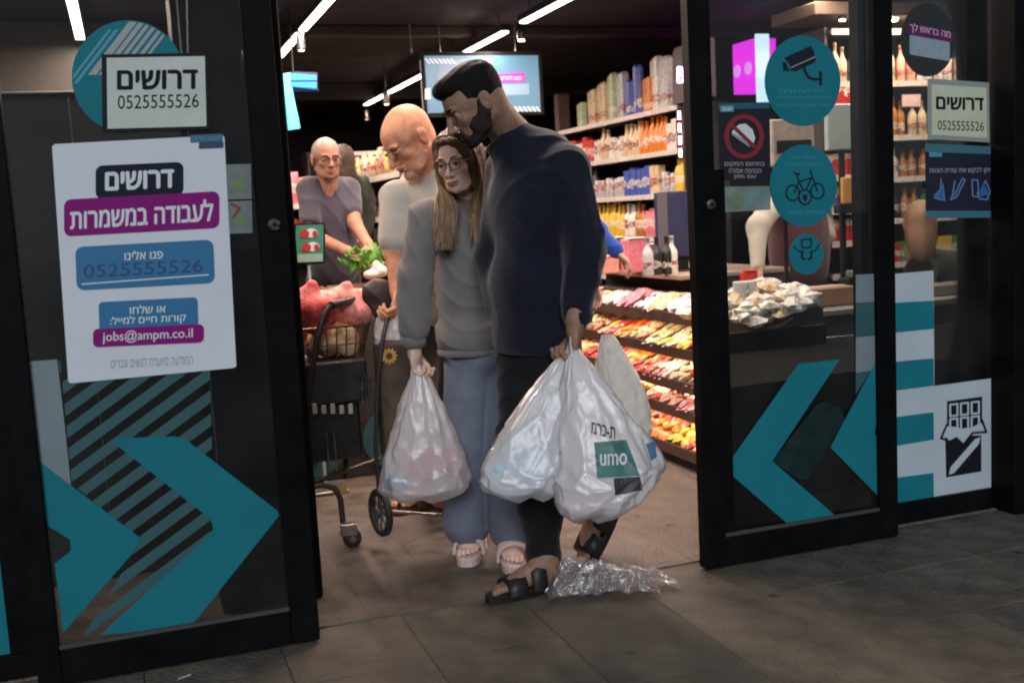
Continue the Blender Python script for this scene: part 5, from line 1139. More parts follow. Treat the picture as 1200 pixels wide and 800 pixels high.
# ------------------------------------------------------------------ the young woman
wo = person('young woman in grey sweatshirt and wide blue jeans with glasses and long light brown hair', atz(577, 655))
skW = mat('skin_young', (.80, .53, .42), .5, noise=.08, scale=20, bump=.15, bscale=260, spec=.4, sss=.15); hrW = hair_mat('hair_light_brown', (.12, .068, .034))
hcW = at(537, 190, .46); fW = fv(.36, .92, -.14); RW = frame(fW, ZU+imL*.10)
nkW = at(545, 226, .53)
H, L, r = head_field(hcW, RW, .94, 'f', .82, neck=nkW, neck_r=.046, nose=.72); LW = L; parts = [H.mesh(.0032, .012)]
shLw, shRw = at(498, 254, .50), at(583, 252, .66); chW = (shLw+shRw)/2; peW = at(565, 405, .58)
elW, wrW = at(487, 325, .46), at(484, 402, .44)
H = SDF(); H.cone(at(484, 385, .45), at(485, 404, .44), .026, .023, .02); hand(H, at(485, 408, .44), -ZU+imR*.05, fv(-.9, .2, 0), .96, curl=.8, side=-1); parts.append(H.mesh(.0026, .01))
H = SDF(); H.chain([shLw, elW, at(484, 385, .45)], [.035, .03, .028]).cone(shLw, shRw, .04, .04).cone(chW, peW, .08, .08); parts.append(H.mesh(.014, .04))
feet = []
for (hx, hy, e) in ((556, 632, 1), (599, 640, -1)):
    hl = atz(hx, hy, .032); d = fv(.10 if e > 0 else -.04, 1, 0); H = SDF(); q = foot_field(H, hl, d*np.array([1, 1, 0]), .92, side=-e if False else e); H.cone(q(.03, 0, .08), q(.02, 0, .26), .032, .040, .02); parts.append(H.mesh(.0034, .012)); feet.append(q)
fast_mesh('body', parts, skW, wo)
face_details(wo, L, RW, .94, mat('eye_line', (.05, .03, .025), .6), mat('brow_brown', (.12, .065, .04), .6), brow=.8, lips=mat('lip_rose', (.46, .17, .15), .4))
glasses(wo, L, .94, mat('glasses_brown', (.03, .018, .015), .3), .0017, (.0235, .0205))
# hair: crown plus long locks
H = SDF(); H.ell(L(0, -.022, .034), (.084, .104, .093), RW); H.ell(L(-.055, -.02, -.04), (.034, .06, .09), RW, .03); H.ell(L(.055, -.02, -.04), (.034, .06, .09), RW, .03)
H.ell(L(0, .035, .085), (.055, .055, .022), RW, .02); H.cut(L(0, .118, -.030), (.062, .078, .098), RW, .012); H.cut(L(.012, .115, .055), (.045, .045, .03), RW, .012)
hp = [H.mesh(.0035, .014, disp=wrinkle(.0022, 420, 9, RW@np.array([1., .1, 0])))]
hair = fast_mesh('hair', hp, hrW, wo)
rg = np.random.default_rng(5); GS = [G(), G(), G()]
for i in range(760):
    e = -1 if i % 5 in (0, 2) and i % 2 else 1
    a = rg.uniform(0, 1); b = rg.uniform(0, 1)
    p0 = L(e*rg.uniform(.001, .012), .072-.15*b, .118-.02*abs(b-.4)); p1 = L(e*(.048+.012*a), .060-.145*b, .100-.01*a); p2 = L(e*(.080+.007*rg.random()), .026-.085*b, .030); p3 = L(e*(.080+.012*rg.random()), .026-.08*b, -.06)
    sp = rg.normal(0, 1); ln = rg.uniform(0, 1)**.6
    if e > 0: tx = 521+4.8*sp; y1 = 262+32*ln; tgt = at(tx, 240, .415+.03*b); end = at(tx+rg.uniform(-5, 4), y1, .385+.035*b)
    else: tx = 561+5.0*sp; y1 = 258+34*ln; tgt = at(tx, 240, .43+.04*b); end = at(tx+rg.uniform(-5, 5), y1, .40+.04*b)
    wv_ = rg.uniform(-.004, .004, 2); P = [p0, p1, p2, p3, tgt, (tgt+end)/2+imR*wv_[0]+toC*.006, end+imR*wv_[1]]
    Q = [P[0]]+P+[P[-1]]; pts = []
    for k in range(1, len(Q)-2):
        for t in (0, .33, .66):
            a0, a1, a2, a3 = Q[k-1], Q[k], Q[k+1], Q[k+2]; pts.append(.5*((2*a1)+(-a0+a2)*t+(2*a0-5*a1+4*a2-a3)*t*t+(-a0+3*a1-3*a2+a3)*t**3))
    pts.append(P[-1]); n = len(pts); w = rg.uniform(.0010, .0021)
    GS[i % 3].tube(pts, [w*(1.15 if j < n*.6 else 1.15*(1-(j-n*.6)/(n*.42))**.7+.08) for j in range(n)], 4)
for g, c in zip(GS, ((.30, .185, .098), (.20, .118, .06), (.42, .275, .15))): g.build('locks', mat('hair_locks_%d' % int(c[0]*100), c, .38, noise=.25, scale=30, spec=.5), hair, fixn=False)
# sweatshirt
grey = cloth_mat('grey_fleece', (.200, .182, .172), 300)
axW = nrm((shRw-shLw)*np.array([1, 1, 0])); fwW = nrm(np.cross(axW, ZU)); fwW = fwW if np.dot(fwW, toC) > 0 else -fwW; RTW = np.stack([axW, fwW, ZU], 1)
H = SDF(); H.cone(shLw, shRw, .060, .060); H.ell(chW-ZU*.14+fwW*.02, (.138, .118, .19), RTW, .06); H.ell(at(549, 345, .57), (.128, .120, .19), RTW, .06); H.ell(at(551, 392, .57), (.138, .124, .09), RTW, .05)
H.cone(nkW-ZU*.02, chW+ZU*.02, .058, .075, .04)
H.chain([shLw-ZU*.005, elW, at(484, 385, .44)], [.064, .058, .050], .016); H.chain([shRw, at(590, 320, .66), at(585, 380, .6)], [.066, .06, .05], .03)
H.plane(at(552, 412, .57), (0, 0, -1)); H.cut(nkW+ZU*.035+toC*.02, (.066, .066, .050), None, .008)
fast_mesh('sweatshirt', [H.mesh(.0064, .03, disp=lambda P: wrinkle(.0055, 17, 21, (.8, .3, .5))(P)+wrinkle(.0045, 32, 22, (.4, .2, .8))(P))], grey, wo)
g = G(); g.lathe((0, 0, 0), [(.034, .010), (.044, .006), (.046, -.016), (.042, -.040), (.032, -.042)], 20); c_ = g.build('cuff', grey, wo); c_.location = Vector(at(484, 393, .44)-base(wo))
for v in c_.data.vertices: v.co = v.co+Vector(base(wo))
g = G(); n = 36; rim = []
for zz, sc in ((.0, .97), (-.012, .99), (-.026, .97), (-.028, .90)):
    for i in range(n):
        a = 2*math.pi*i/n; rim.append(at(552, 408, .57)+axW*.134*sc*math.cos(a)+fwW*.122*sc*math.sin(a)+ZU*(zz+.008))
g.add(rim, [(j*n+i, j*n+(i+1) % n, (j+1)*n+(i+1) % n, (j+1)*n+i) for j in range(3) for i in range(n)], True); g.build('waistband', grey, wo)
denim = cloth_mat('washed_denim', (.165, .18, .235), 380, noise=.22, sheen=.1)
H = SDF(); H.ell(at(563, 415, .58), (.135, .120, .10), RTW, .04)
H.chain([at(548, 430, .56), at(546, 520, .55), at(549, 612, .575)], [.092, .082, .092], .02); H.chain([at(585, 432, .56), at(592, 520, .50), at(599, 618, .46)], [.088, .080, .090], .02)
H.plane(at(575, 633, .52), (.10, .1, -1)); fast_mesh('jeans', [H.mesh(.0068, .018, disp=wrinkle(.0065, 16, 31, (1, .3, .18)))], denim, wo)
pinkr = mat('slide_pink_white', (.68, .50, .46), .55, noise=.06)
for q in feet: sd = sole('slide_sandal', q, pinkr, wo, .032, 1.22, .275); band('strap', q, pinkr, sd, .090, .188, .082, .062, .054, .012)

# ------------------------------------------------------------------ the bald older man at the trolley
ol = person('bald older man with glasses in a pale grey T-shirt leaning over a shopping trolley', atz(505, 592))
skO = skin_n('skin_ruddy', (.74, .33, .19)); 
hcO = at(478, 163, .88); fO = fv(.66, .50, -.60); RO = frame(fO, ZU)
nkO = at(497, 201, 1.0)
H, L, r = head_field(hcO, RO, 1.08, neck=nkO, neck_r=.055, nose=1.2); H.cone(L(0, -.05, -.03), nkO, .054, .057, .03); parts = [H.mesh(.0036, .012)]
shLo, shRo = at(467, 233, .95), at(522, 228, 1.12); elO, wrO = at(462, 292, .93), at(466, 338, .90)
H = SDF(); H.chain([at(463, 262, .94), elO, wrO], [.047, .042, .031], .02); hand(H, at(467, 340, .90), fv(.15, .35, -.8), fv(.8, .2, -.4), 1.05, curl=.75, side=1); parts.append(H.mesh(.0036, .012))
H = SDF(); H.cone(shLo, shRo, .05, .05).cone(nkO, (shLo+shRo)/2, .045, .06).cone((shLo+shRo)/2, at(505, 400, 1.2), .09, .09).chain([shLo, elO], [.05, .045]).chain([at(505, 400, 1.2), at(490, 490, 1.1), atz(515, 584, .1)], [.06, .05, .04]).chain([at(505, 400, 1.2), at(530, 490, 1.15), atz(572, 573, .1)], [.06, .05, .04]); parts.append(H.mesh(.014, .04))
for hx, hy in ((503, 586), (560, 575)):
    H = SDF(); q = foot_field(H, atz(hx+12, hy-2, .02), imL*.6+toC*.5, 1.0, side=1); H.cone(q(.03, 0, .08), q(.03, 0, .35), .036, .045, .02); parts.append(H.mesh(.0045, .012)); sd = sole('sandal', q, mat('sandal_brown', (.12, .05, .03), .6), ol); band('strap', q, MATS['sandal_brown'], sd, .10, .16, .062, .05)
fast_mesh('body', parts, skO, ol)
face_details(ol, L, RO, 1.08, mat('skin_shadow_r', (.25, .11, .07), .6), mat('brow_grey', (.3, .22, .17), .7), brow=1.0, lips=mat('lip_ruddy', (.36, .13, .10), .5))
glasses(ol, L, 1.08, mat('glasses_thin', (.12, .08, .06), .25, .6), .0010, (.024, .018), .111)
H = SDF()
for e in (-1, 1): H.chain([L(e*.062, .010, -.055), L(e*.040, .050, -.085), L(0, .078, -.103)], [.012, .016, .016], .02)
fast_mesh('stubble', [H.mesh(.004, .012, disp=wrinkle(.0012, 420, 3))], mat('stubble_grey', (.62, .32, .21), .8, noise=.2, scale=120), ol)
tee = cloth_mat('pale_tee', (.55, .50, .42), 260)
axO = nrm((shRo-shLo)*np.array([1, 1, 0])); fwO = nrm(np.cross(axO, ZU)); fwO = fwO if np.dot(fwO, toC) > 0 else -fwO; RTO = np.stack([axO, fwO, ZU], 1)
H = SDF(); H.cone(shLo, shRo, .062, .066); H.ell((shLo+shRo)/2-ZU*.13, (.175, .14, .19), RTO, .06); H.ell(at(500, 340, 1.15), (.16, .15, .2), RTO, .06); H.cone(nkO-ZU*.010, (shLo+shRo)/2, .074, .09, .04)
H.chain([shLo, at(463, 279, .94)], [.074, .070], .03); H.cone(shRo, at(535, 290, 1.1), .07, .065, .03); H.plane(at(500, 385, 1.15), (0, 0, -1)); H.plane(at(463, 279, .94), (0, 0, -1)) if False else None
H.cut(nkO+ZU*.045+imL*.03, (.078, .078, .058), None, .008); fast_mesh('tee_shirt', [H.mesh(.0075, .03, disp=wrinkle(.005, 20, 17, (.8, .2, .6)))], tee, ol)
H = SDF(); H.ell(at(500, 385, 1.18), (.15, .13, .12), RTO, .04); H.chain([at(492, 400, 1.15), at(490, 490, 1.1), at(512, 572, 1.32)], [.09, .075, .06], .03); H.chain([at(515, 400, 1.2), at(530, 490, 1.15), at(560, 560, 1.38)], [.09, .075, .06], .03)
fast_mesh('trousers', [H.mesh(.010, .03, disp=wrinkle(.004, 30, 3))], cloth_mat('brown_trousers', (.05, .04, .035)), ol)

# ------------------------------------------------------------------ simpler figures further in
def shopper(label, Y, head, fwd, sh, arms, hem, feet, skin, topc, lowc, hairc=None, hs=1.0, vox=.008, sleeves='short', bald=False, gl=False, fat=1.0, legs=True, hairlong=False, vest=None):
    hc_ = at(head[0], head[1], Y-.06); t = person(label, (at(head[0], 300, Y)[0], Y, 0)); R_ = frame(fwd, ZU); nk_ = hc_+np.array([0, .05, -.145*hs])
    H, L, r = head_field(hc_, R_, hs, neck=nk_, neck_r=.055); parts = [H.mesh(.0048, .012)]
    a, b = at(sh[0][0], sh[0][1], Y+sh[0][2]), at(sh[1][0], sh[1][1], Y+sh[1][2]); mid = (a+b)/2; ax_ = nrm((b-a)*np.array([1, 1, 0])); fw = nrm(np.cross(ax_, ZU)); R2 = np.stack([ax_, fw, ZU], 1)
    hip = np.array([mid[0], mid[1]+.05, mid[2]-.52]); S_ = SDF(); S_.cone(a, b, .06*fat, .06*fat); S_.ell(mid-ZU*.15, (.17*fat, .13*fat, .2), R2, .06); S_.ell(mid-ZU*.38, (.16*fat, .14*fat, .2), R2, .06); S_.cone(nk_, mid, .05, .08, .04)
    for k, arm in enumerate(arms):
        p0 = a if k == 0 else b; e_ = at(arm[0][0], arm[0][1], Y+arm[0][2]); w_ = at(arm[1][0], arm[1][1], Y+arm[1][2])
        if sleeves == 'short': m_ = p0*.35+e_*.65; S_.cone(p0, m_, .068*fat, .060*fat, .03); H = SDF(); H.chain([m_, e_, w_], [.045*fat, .040, .028], .02)
        else: S_.chain([p0, e_, w_], [.066*fat, .055*fat, .042], .03); H = SDF(); H.cone(e_, w_, .03, .027, .02)
        hand(H, w_, nrm(w_-e_), fv(0, 0, -1) if abs(nrm(w_-e_)[2]) < .8 else fv(.5, .5, 0), 1.0, curl=.4, side=1 if k == 0 else -1); parts.append(H.mesh(.0048, .01))
    if vest is not None:
        S2 = SDF(); S2.ell(mid-ZU*.13, (.178*fat, .142*fat, .18), R2, .06); S2.ell(mid-ZU*.26, (.180*fat, .150*fat, .16), R2, .06); S2.ell(mid-ZU*.38, (.168*fat, .148*fat, .2), R2, .06); S2.plane(hip-ZU*.04, (0, 0, -1)); fast_mesh('vest', [S2.mesh(vox, .03)], vest, t)
    H = SDF(); H.cone(mid, hip, .08, .08); parts.append(H.mesh(.016, .03))
    S_.plane(hip-ZU*.02, (0, 0, -1)); fast_mesh('body', parts, skin, t); fast_mesh('upper_garment', [S_.mesh(vox, .03, disp=wrinkle(.004, 28, int(head[0])))], topc, t)
    if legs:
        H = SDF(); H.ell(hip, (.15*fat, .13*fat, .12), R2, .04)
        for e in (-1, 1): k_ = hip+ax_*e*.09; H.chain([k_, np.array([k_[0], k_[1], .5]), np.array([k_[0], k_[1], .08])], [.085, .065, .05], .03)
        fast_mesh('trousers', [H.mesh(.013, .03)], lowc, t)
        for e in (-1, 1):
            k_ = hip+ax_*e*.09; g = G(); d = nrm(fwd*np.array([1, 1, 0])); s_ = nrm(np.cross(d, ZU)); f0 = np.array([k_[0], k_[1], 0])
            H = SDF(); H.cone(f0-d*.05+ZU*.045, f0+d*.12+ZU*.035, .045, .034, .02); H.plane((0, 0, .002), (0, 0, -1)); fast_mesh('shoe', [H.mesh(.008, .02)], mat('shoe_dark', (.03, .025, .022), .6), t)
    if hairc is not None:
        H = SDF(); H.ell(L(0, -.022, .034), np.array([.079, .100, .090])*hs, R_)
        if hairlong: H.ell(L(0, -.05, -.06), np.array([.082, .07, .15])*hs, R_, .03); H.cut(L(0, .13, -.03), (.07, .08, .10), R_, .01)
        else: H.plane(L(0, 0, .012), R_@nrm([0, .6, -1])); H.cut(L(0, .125, .012), (.085, .062, .060), R_, .008)
        fast_mesh('hair', [H.mesh(.0045, .012, disp=wrinkle(.0012, 340, 4, (1, .2, .1)))], hairc, t)
    face_details(t, L, R_, hs, mat('skin_shadow', (.12, .06, .04), .6), mat('brow_grey', (.3, .22, .17), .7), lips=mat('lip_ruddy', (.36, .13, .10), .5))
    if gl: glasses(t, L, hs, mat('glasses_brown', (.03, .018, .015), .3), .002, (.024, .018))
    return t
shopper('grey-haired man with glasses in a purple grey T-shirt sorting greens at the produce stand', 2.95, (383, 187), fv(-.35, .85, -.05), ((362, 222, 0), (408, 222, .1)), (((364, 275, -.12), (412, 297, -.40)), ((416, 262, -.08), (432, 288, -.35))), None, None,
        skin_n('skin_brownish', (.36, .18, .125)), cloth_mat('purple_grey_tee', (.062, .058, .085)), cloth_mat('dark_trousers', (.02, .02, .025)), hair_mat('hair_grey', (.30, .26, .22)), 1.0, gl=True, fat=.98)
shopper('person in a dark green coat partly hidden behind the grey-haired man', 4.0, (402, 190), fv(.2, -.9, 0), ((392, 215, 0), (428, 218, .1)), (((396, 255, -.1), (412, 270, -.2)), ((430, 250, 0), (428, 275, -.1))), None, None,
        skin_n('skin_warm', (.46, .24, .16)), cloth_mat('dark_green_coat', (.02, .028, .022)), cloth_mat('dark_trousers', (.02, .02, .025)), hair_mat('hair_brown', (.05, .03, .02)), .95, sleeves='long', hairlong=True)
shopper('person in bright blue top reaching to the sweets rack, hidden behind man in navy', 2.0, (636, 215), fv(-.9, .1, -.1), ((640, 255, 0), (664, 255, .2)), (((695, 268, -.1), (722, 294, -.15)), ((675, 300, .2), (690, 330, .2))), None, None,
        skin_n('skin_fair', (.50, .30, .22)), cloth_mat('bright_blue_top', (.02, .07, .38)), cloth_mat('dark_trousers', (.02, .02, .025)), hair_mat('hair_brown', (.05, .03, .02)), .95, sleeves='long')
shopper('cashier in cream sleeves and maroon vest behind the round blue stickers', 2.35, (938, 190), fv(.5, .7, -.3), ((908, 236, 0), (962, 238, .1)), (((888, 266, -.15), (888, 312, -.28)), ((966, 275, .05), (952, 300, .1))), None, None,
        skin_n('skin_warm', (.46, .24, .16)), cloth_mat('cream_shirt', (.50, .44, .38)), cloth_mat('dark_trousers', (.02, .02, .025)), hair_mat('hair_brown', (.05, .03, .02)), .95, sleeves='long', fat=1.1, legs=False, vest=cloth_mat('maroon_vest', (.10, .035, .042)))
shopper('ginger-haired customer in black jacket seen from behind through the side window', 2.3, (1078, 262), fv(-.25, -.9, -.1), ((1078, 318, -.05), (1142, 303, .2)), (((1090, 370, -.1), (1100, 390, -.2)), ((1165, 350, .1), (1160, 380, 0))), None, None,
        skin_n('skin_fair', (.50, .30, .22)), cloth_mat('black_jacket', (.008, .007, .008)), cloth_mat('dark_trousers', (.02, .02, .025)), mat('hair_ginger', (.24, .14, .09), .6, noise=.2, scale=20, stretch=(1, 1, .08), bump=.3, bscale=90), 1.15, sleeves='long', fat=1.35, legs=False, hairlong=True)
# ================================================================== carrier bags
film_w = film_mat('bag_film_white', (.97, .97, .99), .06, .30, .22, .05); film_w2 = film_mat('bag_film_thin', (.96, .93, .94), .28, .30, .22, .05)
from mathutils import noise as mn_
def carrier(name, label, rings, Y, m, loc, seed, amp=.10, nf=5, handles=None, cat='carrier bag', depth=.55, Yb=None):
    """rings: (x, y, half width) in photo positions; the bag is as deep as it is wide times depth"""
    t = top(name, label, cat, loc); rg = np.random.default_rng(seed); N = 120; K = []; pts = [np.array([q[0], q[1], q[2]], float) for q in rings]
    for i in range(len(pts)-1):
        for u in np.linspace(0, 1, 9)[:-1]: 
            a0 = pts[max(i-1, 0)]; a1 = pts[i]; a2 = pts[i+1]; a3 = pts[min(i+2, len(pts)-1)]
            K.append(.5*((2*a1)+(-a0+a2)*u+(2*a0-5*a1+4*a2-a3)*u*u+(-a0+3*a1-3*a2+a3)*u**3))
    K.append(pts[-1]); ph = rg.uniform(0, 6.28, 12); V = []; nK = len(K)
    for j, (cx, c2, w) in enumerate(K):
        s = j/(nK-1); Yj = Y+((Yb if Yb is not None else Y)-Y)*min(1, s*1.3); c = at(cx, c2, Yj); wm = abs(at(cx+max(w, .5), c2, Yj)[0]-c[0])*1.03
        fold = amp*(1-s)**.8+.022; bulge = math.sin(math.pi*min(1, s*1.02))**.5
        for k in range(N):
            th = 2*math.pi*k/N; f = math.sin(nf*th+ph[0]+2.2*math.sin(2*th+ph[1])+1.4*s)*.6+math.sin((nf*2+1)*th+ph[2]+3*s)*.3+math.sin(3*th+ph[3]+4.5*s)*.6
            f += 1.1*(1-abs(math.sin(1.5*th-5*s+ph[5])))**3-.45*(1-abs(math.sin(2*th+6*s+ph[4])))**4+.35*math.sin(7*th+13*s+ph[7])*s
            vd = mn_.voronoi(Vector((th*2.1+seed, s*7.5, seed*1.7)))[0]; f += (vd[0]*2.0-.9)*(.5+.5*s)+1.2*math.exp(-((vd[1]-vd[0])/.09)**2)
            rr = 1+fold*(f-.45)*.8; sg = math.copysign(abs(math.cos(th))**.85, math.cos(th)); cg = math.copysign(abs(math.sin(th))**.85, math.sin(th))
            V.append(c+imR*wm*rr*sg+away*wm*depth*rr*cg+ZU*(.008*math.sin(4*th+ph[6]+9*s)*s))
    g = G(); F_ = [(j*N+k, j*N+(k+1) % N, (j+1)*N+(k+1) % N, (j+1)*N+k) for j in range(nK-1) for k in range(N)]; g.add(V, F_, True)
    cb_ = np.mean([V[(nK-1)*N+k] for k in range(N)], 0); g.add(V[-N:]+[cb_+ZU*.004], [(k, (k+1) % N, N) for k in range(N)], True)
    b = g.build('film', m, t, fixn=False)
    if handles:
        for h in handles:
            g = G(); n = len(h); P = [at(*p[:2], p[2]) for p in h]; V = []
            for i, p in enumerate(P):
                d = nrm(P[min(i+1, n-1)]-P[max(i-1, 0)]); sd = nrm(np.cross(d, toC)+away*.5); w_ = h[i][3]
                V += [p-sd*w_, p+toC*.003, p+sd*w_, p-toC*.003]
            g.add(V, [(i*4+k, i*4+(k+1) % 4, (i+1)*4+(k+1) % 4, (i+1)*4+k) for i in range(n-1) for k in range(4)], True); g.build('handle', m, t, fixn=False)
    bvh = BVHTree.FromPolygons([Vector(v) for v in g_v(b)], [tuple(p.vertices) for p in b.data.polygons]); return t, bvh
def g_v(o): off = base(o); return [np.array(v.co)+off for v in o.data.vertices]
def drape(bvh, poly, m, parent, name, off=.0025, n=14):
    """print on the film: a fine grid of the quad, each point laid on the bag surface"""
    g = G(); a, b, c, d = [np.array(p, float) for p in poly]; V = []
    for j in range(n+1):
        for i in range(n+1):
            u, v = i/n, j/n; p = (a*(1-u)+b*u)*(1-v)+(d*(1-u)+c*u)*v; V.append(hit(bvh, p[0], p[1], off))
    g.add(V, [(j*(n+1)+i, j*(n+1)+i+1, (j+1)*(n+1)+i+1, (j+1)*(n+1)+i) for j in range(n) for i in range(n)], True); return g.build(name, m, parent)
def hit(bvh, x, y, off):
    d = nrm(ray(x, y)); h = bvh.ray_cast(Vector(CC), Vector(d)); p = np.array(h[0]) if h[0] is not None else at(x, y, -.1); return p-d*off
def bag_text(bvh, s, box, m, parent, off=.005, slope=0., bold=.02): return text(s, box, 0, m, parent, slope, bold, 'lettering', mapper=lambda X, Y_: hit(bvh, X, Y_, off))

t2, _ = carrier('carrier_bag', 'left white carrier bag held by the man in navy, flat white package showing', [(668, 408, 3), (660, 425, 11), (646, 460, 25), (630, 500, 37), (616, 540, 45), (612, 562, 44), (614, 576, 37), (622, 584, 18)], -.09, film_w, at(615, 583, -.15), 4, .08, handles=[[(664, 420, -.09, .012), (668, 402, -.09, .008), (673, 394, -.10, .006)]], Yb=-.15, depth=.42)
t1, bv1 = carrier('carrier_bag', 'front white carrier bag with a green square print, held by the man in navy', [(674, 410, 4), (678, 428, 14), (687, 460, 27), (698, 500, 43), (707, 540, 56), (707, 560, 55), (701, 582, 45), (694, 600, 34), (691, 609, 13)], -.13, film_w, at(700, 610, -.26), 9, .08, Yb=-.26, handles=[[(684, 428, -.14, .016), (676, 408, -.12, .010), (671, 393, -.11, .007)], [(672, 424, -.14, .014), (670, 406, -.12, .009), (669, 393, -.11, .006)]])
dgr = mat('bag_print_green', (.045, .17, .145), .5, noise=.12, scale=20); dbk = mat('bag_print_black', (.03, .032, .035), .5)
drape(bv1, [(696, 518), (734, 515), (750, 557), (700, 560)], dgr, t1, 'green_square')
drape(bv1, [(719, 560), (750, 558), (753, 574), (721, 580)], dbk, t1, 'black_block')
bag_text(bv1, 'umo', (703, 531, 735, 545), white_ink, t1, slope=-.04); bag_text(bv1, HEB('ת-כרמ'), (693, 497, 721, 511), dbk, t1, slope=.25)
drape(bv1, [(757, 520), (768, 516), (770, 535), (763, 540)], mat('bag_print_blue', (.08, .18, .36), .5), t1, 'blue_patch')
tw, bvw = carrier('carrier_bag', 'white carrier bag with pink content held by the woman in grey', [(489, 428, 3), (491, 442, 10), (492, 470, 22), (494, 505, 34), (495, 540, 44), (495, 563, 48), (494, 577, 42), (492, 586, 18)], .42, film_w2, at(492, 586, .42), 14, .075, handles=[[(484, 446, .42, .012), (484, 428, .43, .008), (483, 418, .44, .006)], [(497, 446, .42, .012), (492, 428, .43, .008), (487, 418, .44, .006)]])
tb_, _ = carrier('cloth_bag', 'beige cloth bag hanging behind the man in navy beside the sweets rack', [(712, 392, 6), (716, 410, 13), (722, 435, 20), (727, 460, 25), (730, 490, 28), (731, 510, 26), (731, 520, 12)], .30, mat('beige_cloth', (.74, .68, .60), .8, noise=.1, bump=.3), at(731, 520, .3), 22, .06, cat='cloth bag')
def content(name, label, cat, shapes, m):
    c0 = shapes[0][0]; t = top(name, label, cat, c0)
    H = SDF()
    for s in shapes: H.ell(s[0], s[1], None, .02)
    fast_mesh('body_shape', [H.mesh(.006, .02, disp=wrinkle(.002, 60, 3))], m, t)
content('grocery_pack', 'pink pack showing through the bag held by the woman', 'pack', [(at(502, 545, .42), (.075, .03, .06)), (at(525, 540, .42), (.03, .025, .05))], mat('pink_pack', (.62, .12, .17), .4, noise=.2))
content('grocery_pack', 'blue pack low in the bag held by the woman', 'pack', [(at(466, 565, .42), (.045, .03, .035))], mat('blue_pack', (.10, .25, .40), .4))
content('grocery_pack', 'reddish pack low in the front bag held by the man in navy', 'pack', [(at(690, 590, -.25), (.10, .05, .035)), (at(735, 580, -.25), (.05, .04, .03))], mat('red_pack', (.50, .16, .14), .4))
content('grocery_pack', 'pale blue package in the left bag held by the man in navy', 'pack', [(at(612, 550, -.14), (.10, .03, .05))], mat('pale_blue_pack', (.45, .62, .78), .4))

# ================================================================== clear plastic wrap on the pavement
from mathutils import noise as mn_
clear = film_mat('clear_wrap', (.95, .84, .84), .82, .10, 1.0, .18)
wr = top('plastic_wrap', 'crumpled clear plastic wrap lying on the ground by the man in navy', 'plastic wrap', atz(715, 700))
A0, B0, C0 = atz(652, 702), atz(790, 690), atz(722, 672); ux = B0-A0; W_ = np.linalg.norm(ux); ux = ux/W_; uy = np.cross(ZU, ux)
def wrap_sheet(n_, m_, w, d, h, seed, o):
    g = G(); V = []
    for j in range(m_+1):
        for i in range(n_+1):
            u, v = i/n_, j/m_; x = (u-.5)*w; y = (v-.5)*d*(.75+.35*math.sin(u*7+seed)); ed = min(1, 6*min(u, 1-u))*min(1, 5*min(v, 1-v))
            p = Vector((u*5+seed, v*4, seed)); a = mn_.ridged_multi_fractal(p, 1.0, 2.1, 4, 1.0, 2.0)/3; vd = mn_.voronoi(Vector((u*9, v*6, seed*3)))[0]; b = vd[0]*1.2-.3; a = a*.7+.35*vd[0]
            z = h*ed*(.30+.75*a)*(1.15-.5*u)+.010+.022*abs(b); q = o+ux*(x+.018*mn_.noise(Vector((u*14, v*14, seed+5))))+uy*(y+.018*mn_.noise(Vector((u*13, v*12, seed+9))))+ZU*max(.004, z); V.append(q)
    g.add(V, [(j*(n_+1)+i, j*(n_+1)+i+1, (j+1)*(n_+1)+i+1, (j+1)*(n_+1)+i) for j in range(m_) for i in range(n_)], False); return g
ctr = atz(714, 692)
wrap_sheet(64, 30, .38, .18, .120, 1.7, ctr-ux*.03).build('film', clear, wr, fixn=False); wrap_sheet(54, 24, .42, .13, .080, 6.1, ctr+ux*.02).build('film_fold', clear, wr, fixn=False); wrap_sheet(36, 20, .20, .12, .10, 9.4, ctr-ux*.09).build('film_fold', clear, wr, fixn=False)
lt_ = atz(216, 795); g = G(); g.add([lt_+np.array(v) for v in ((-.02, -.003, .002), (.02, .008, .003), (.021, .012, .008), (-.014, .003, .006))], [(0, 1, 2, 3)]); tag(g.build('paper_scrap', mat('scrap_paper', (.3, .3, .3), .7), None, loc=lt_), 'small white paper scrap on the pavement under the left door', 'scrap')

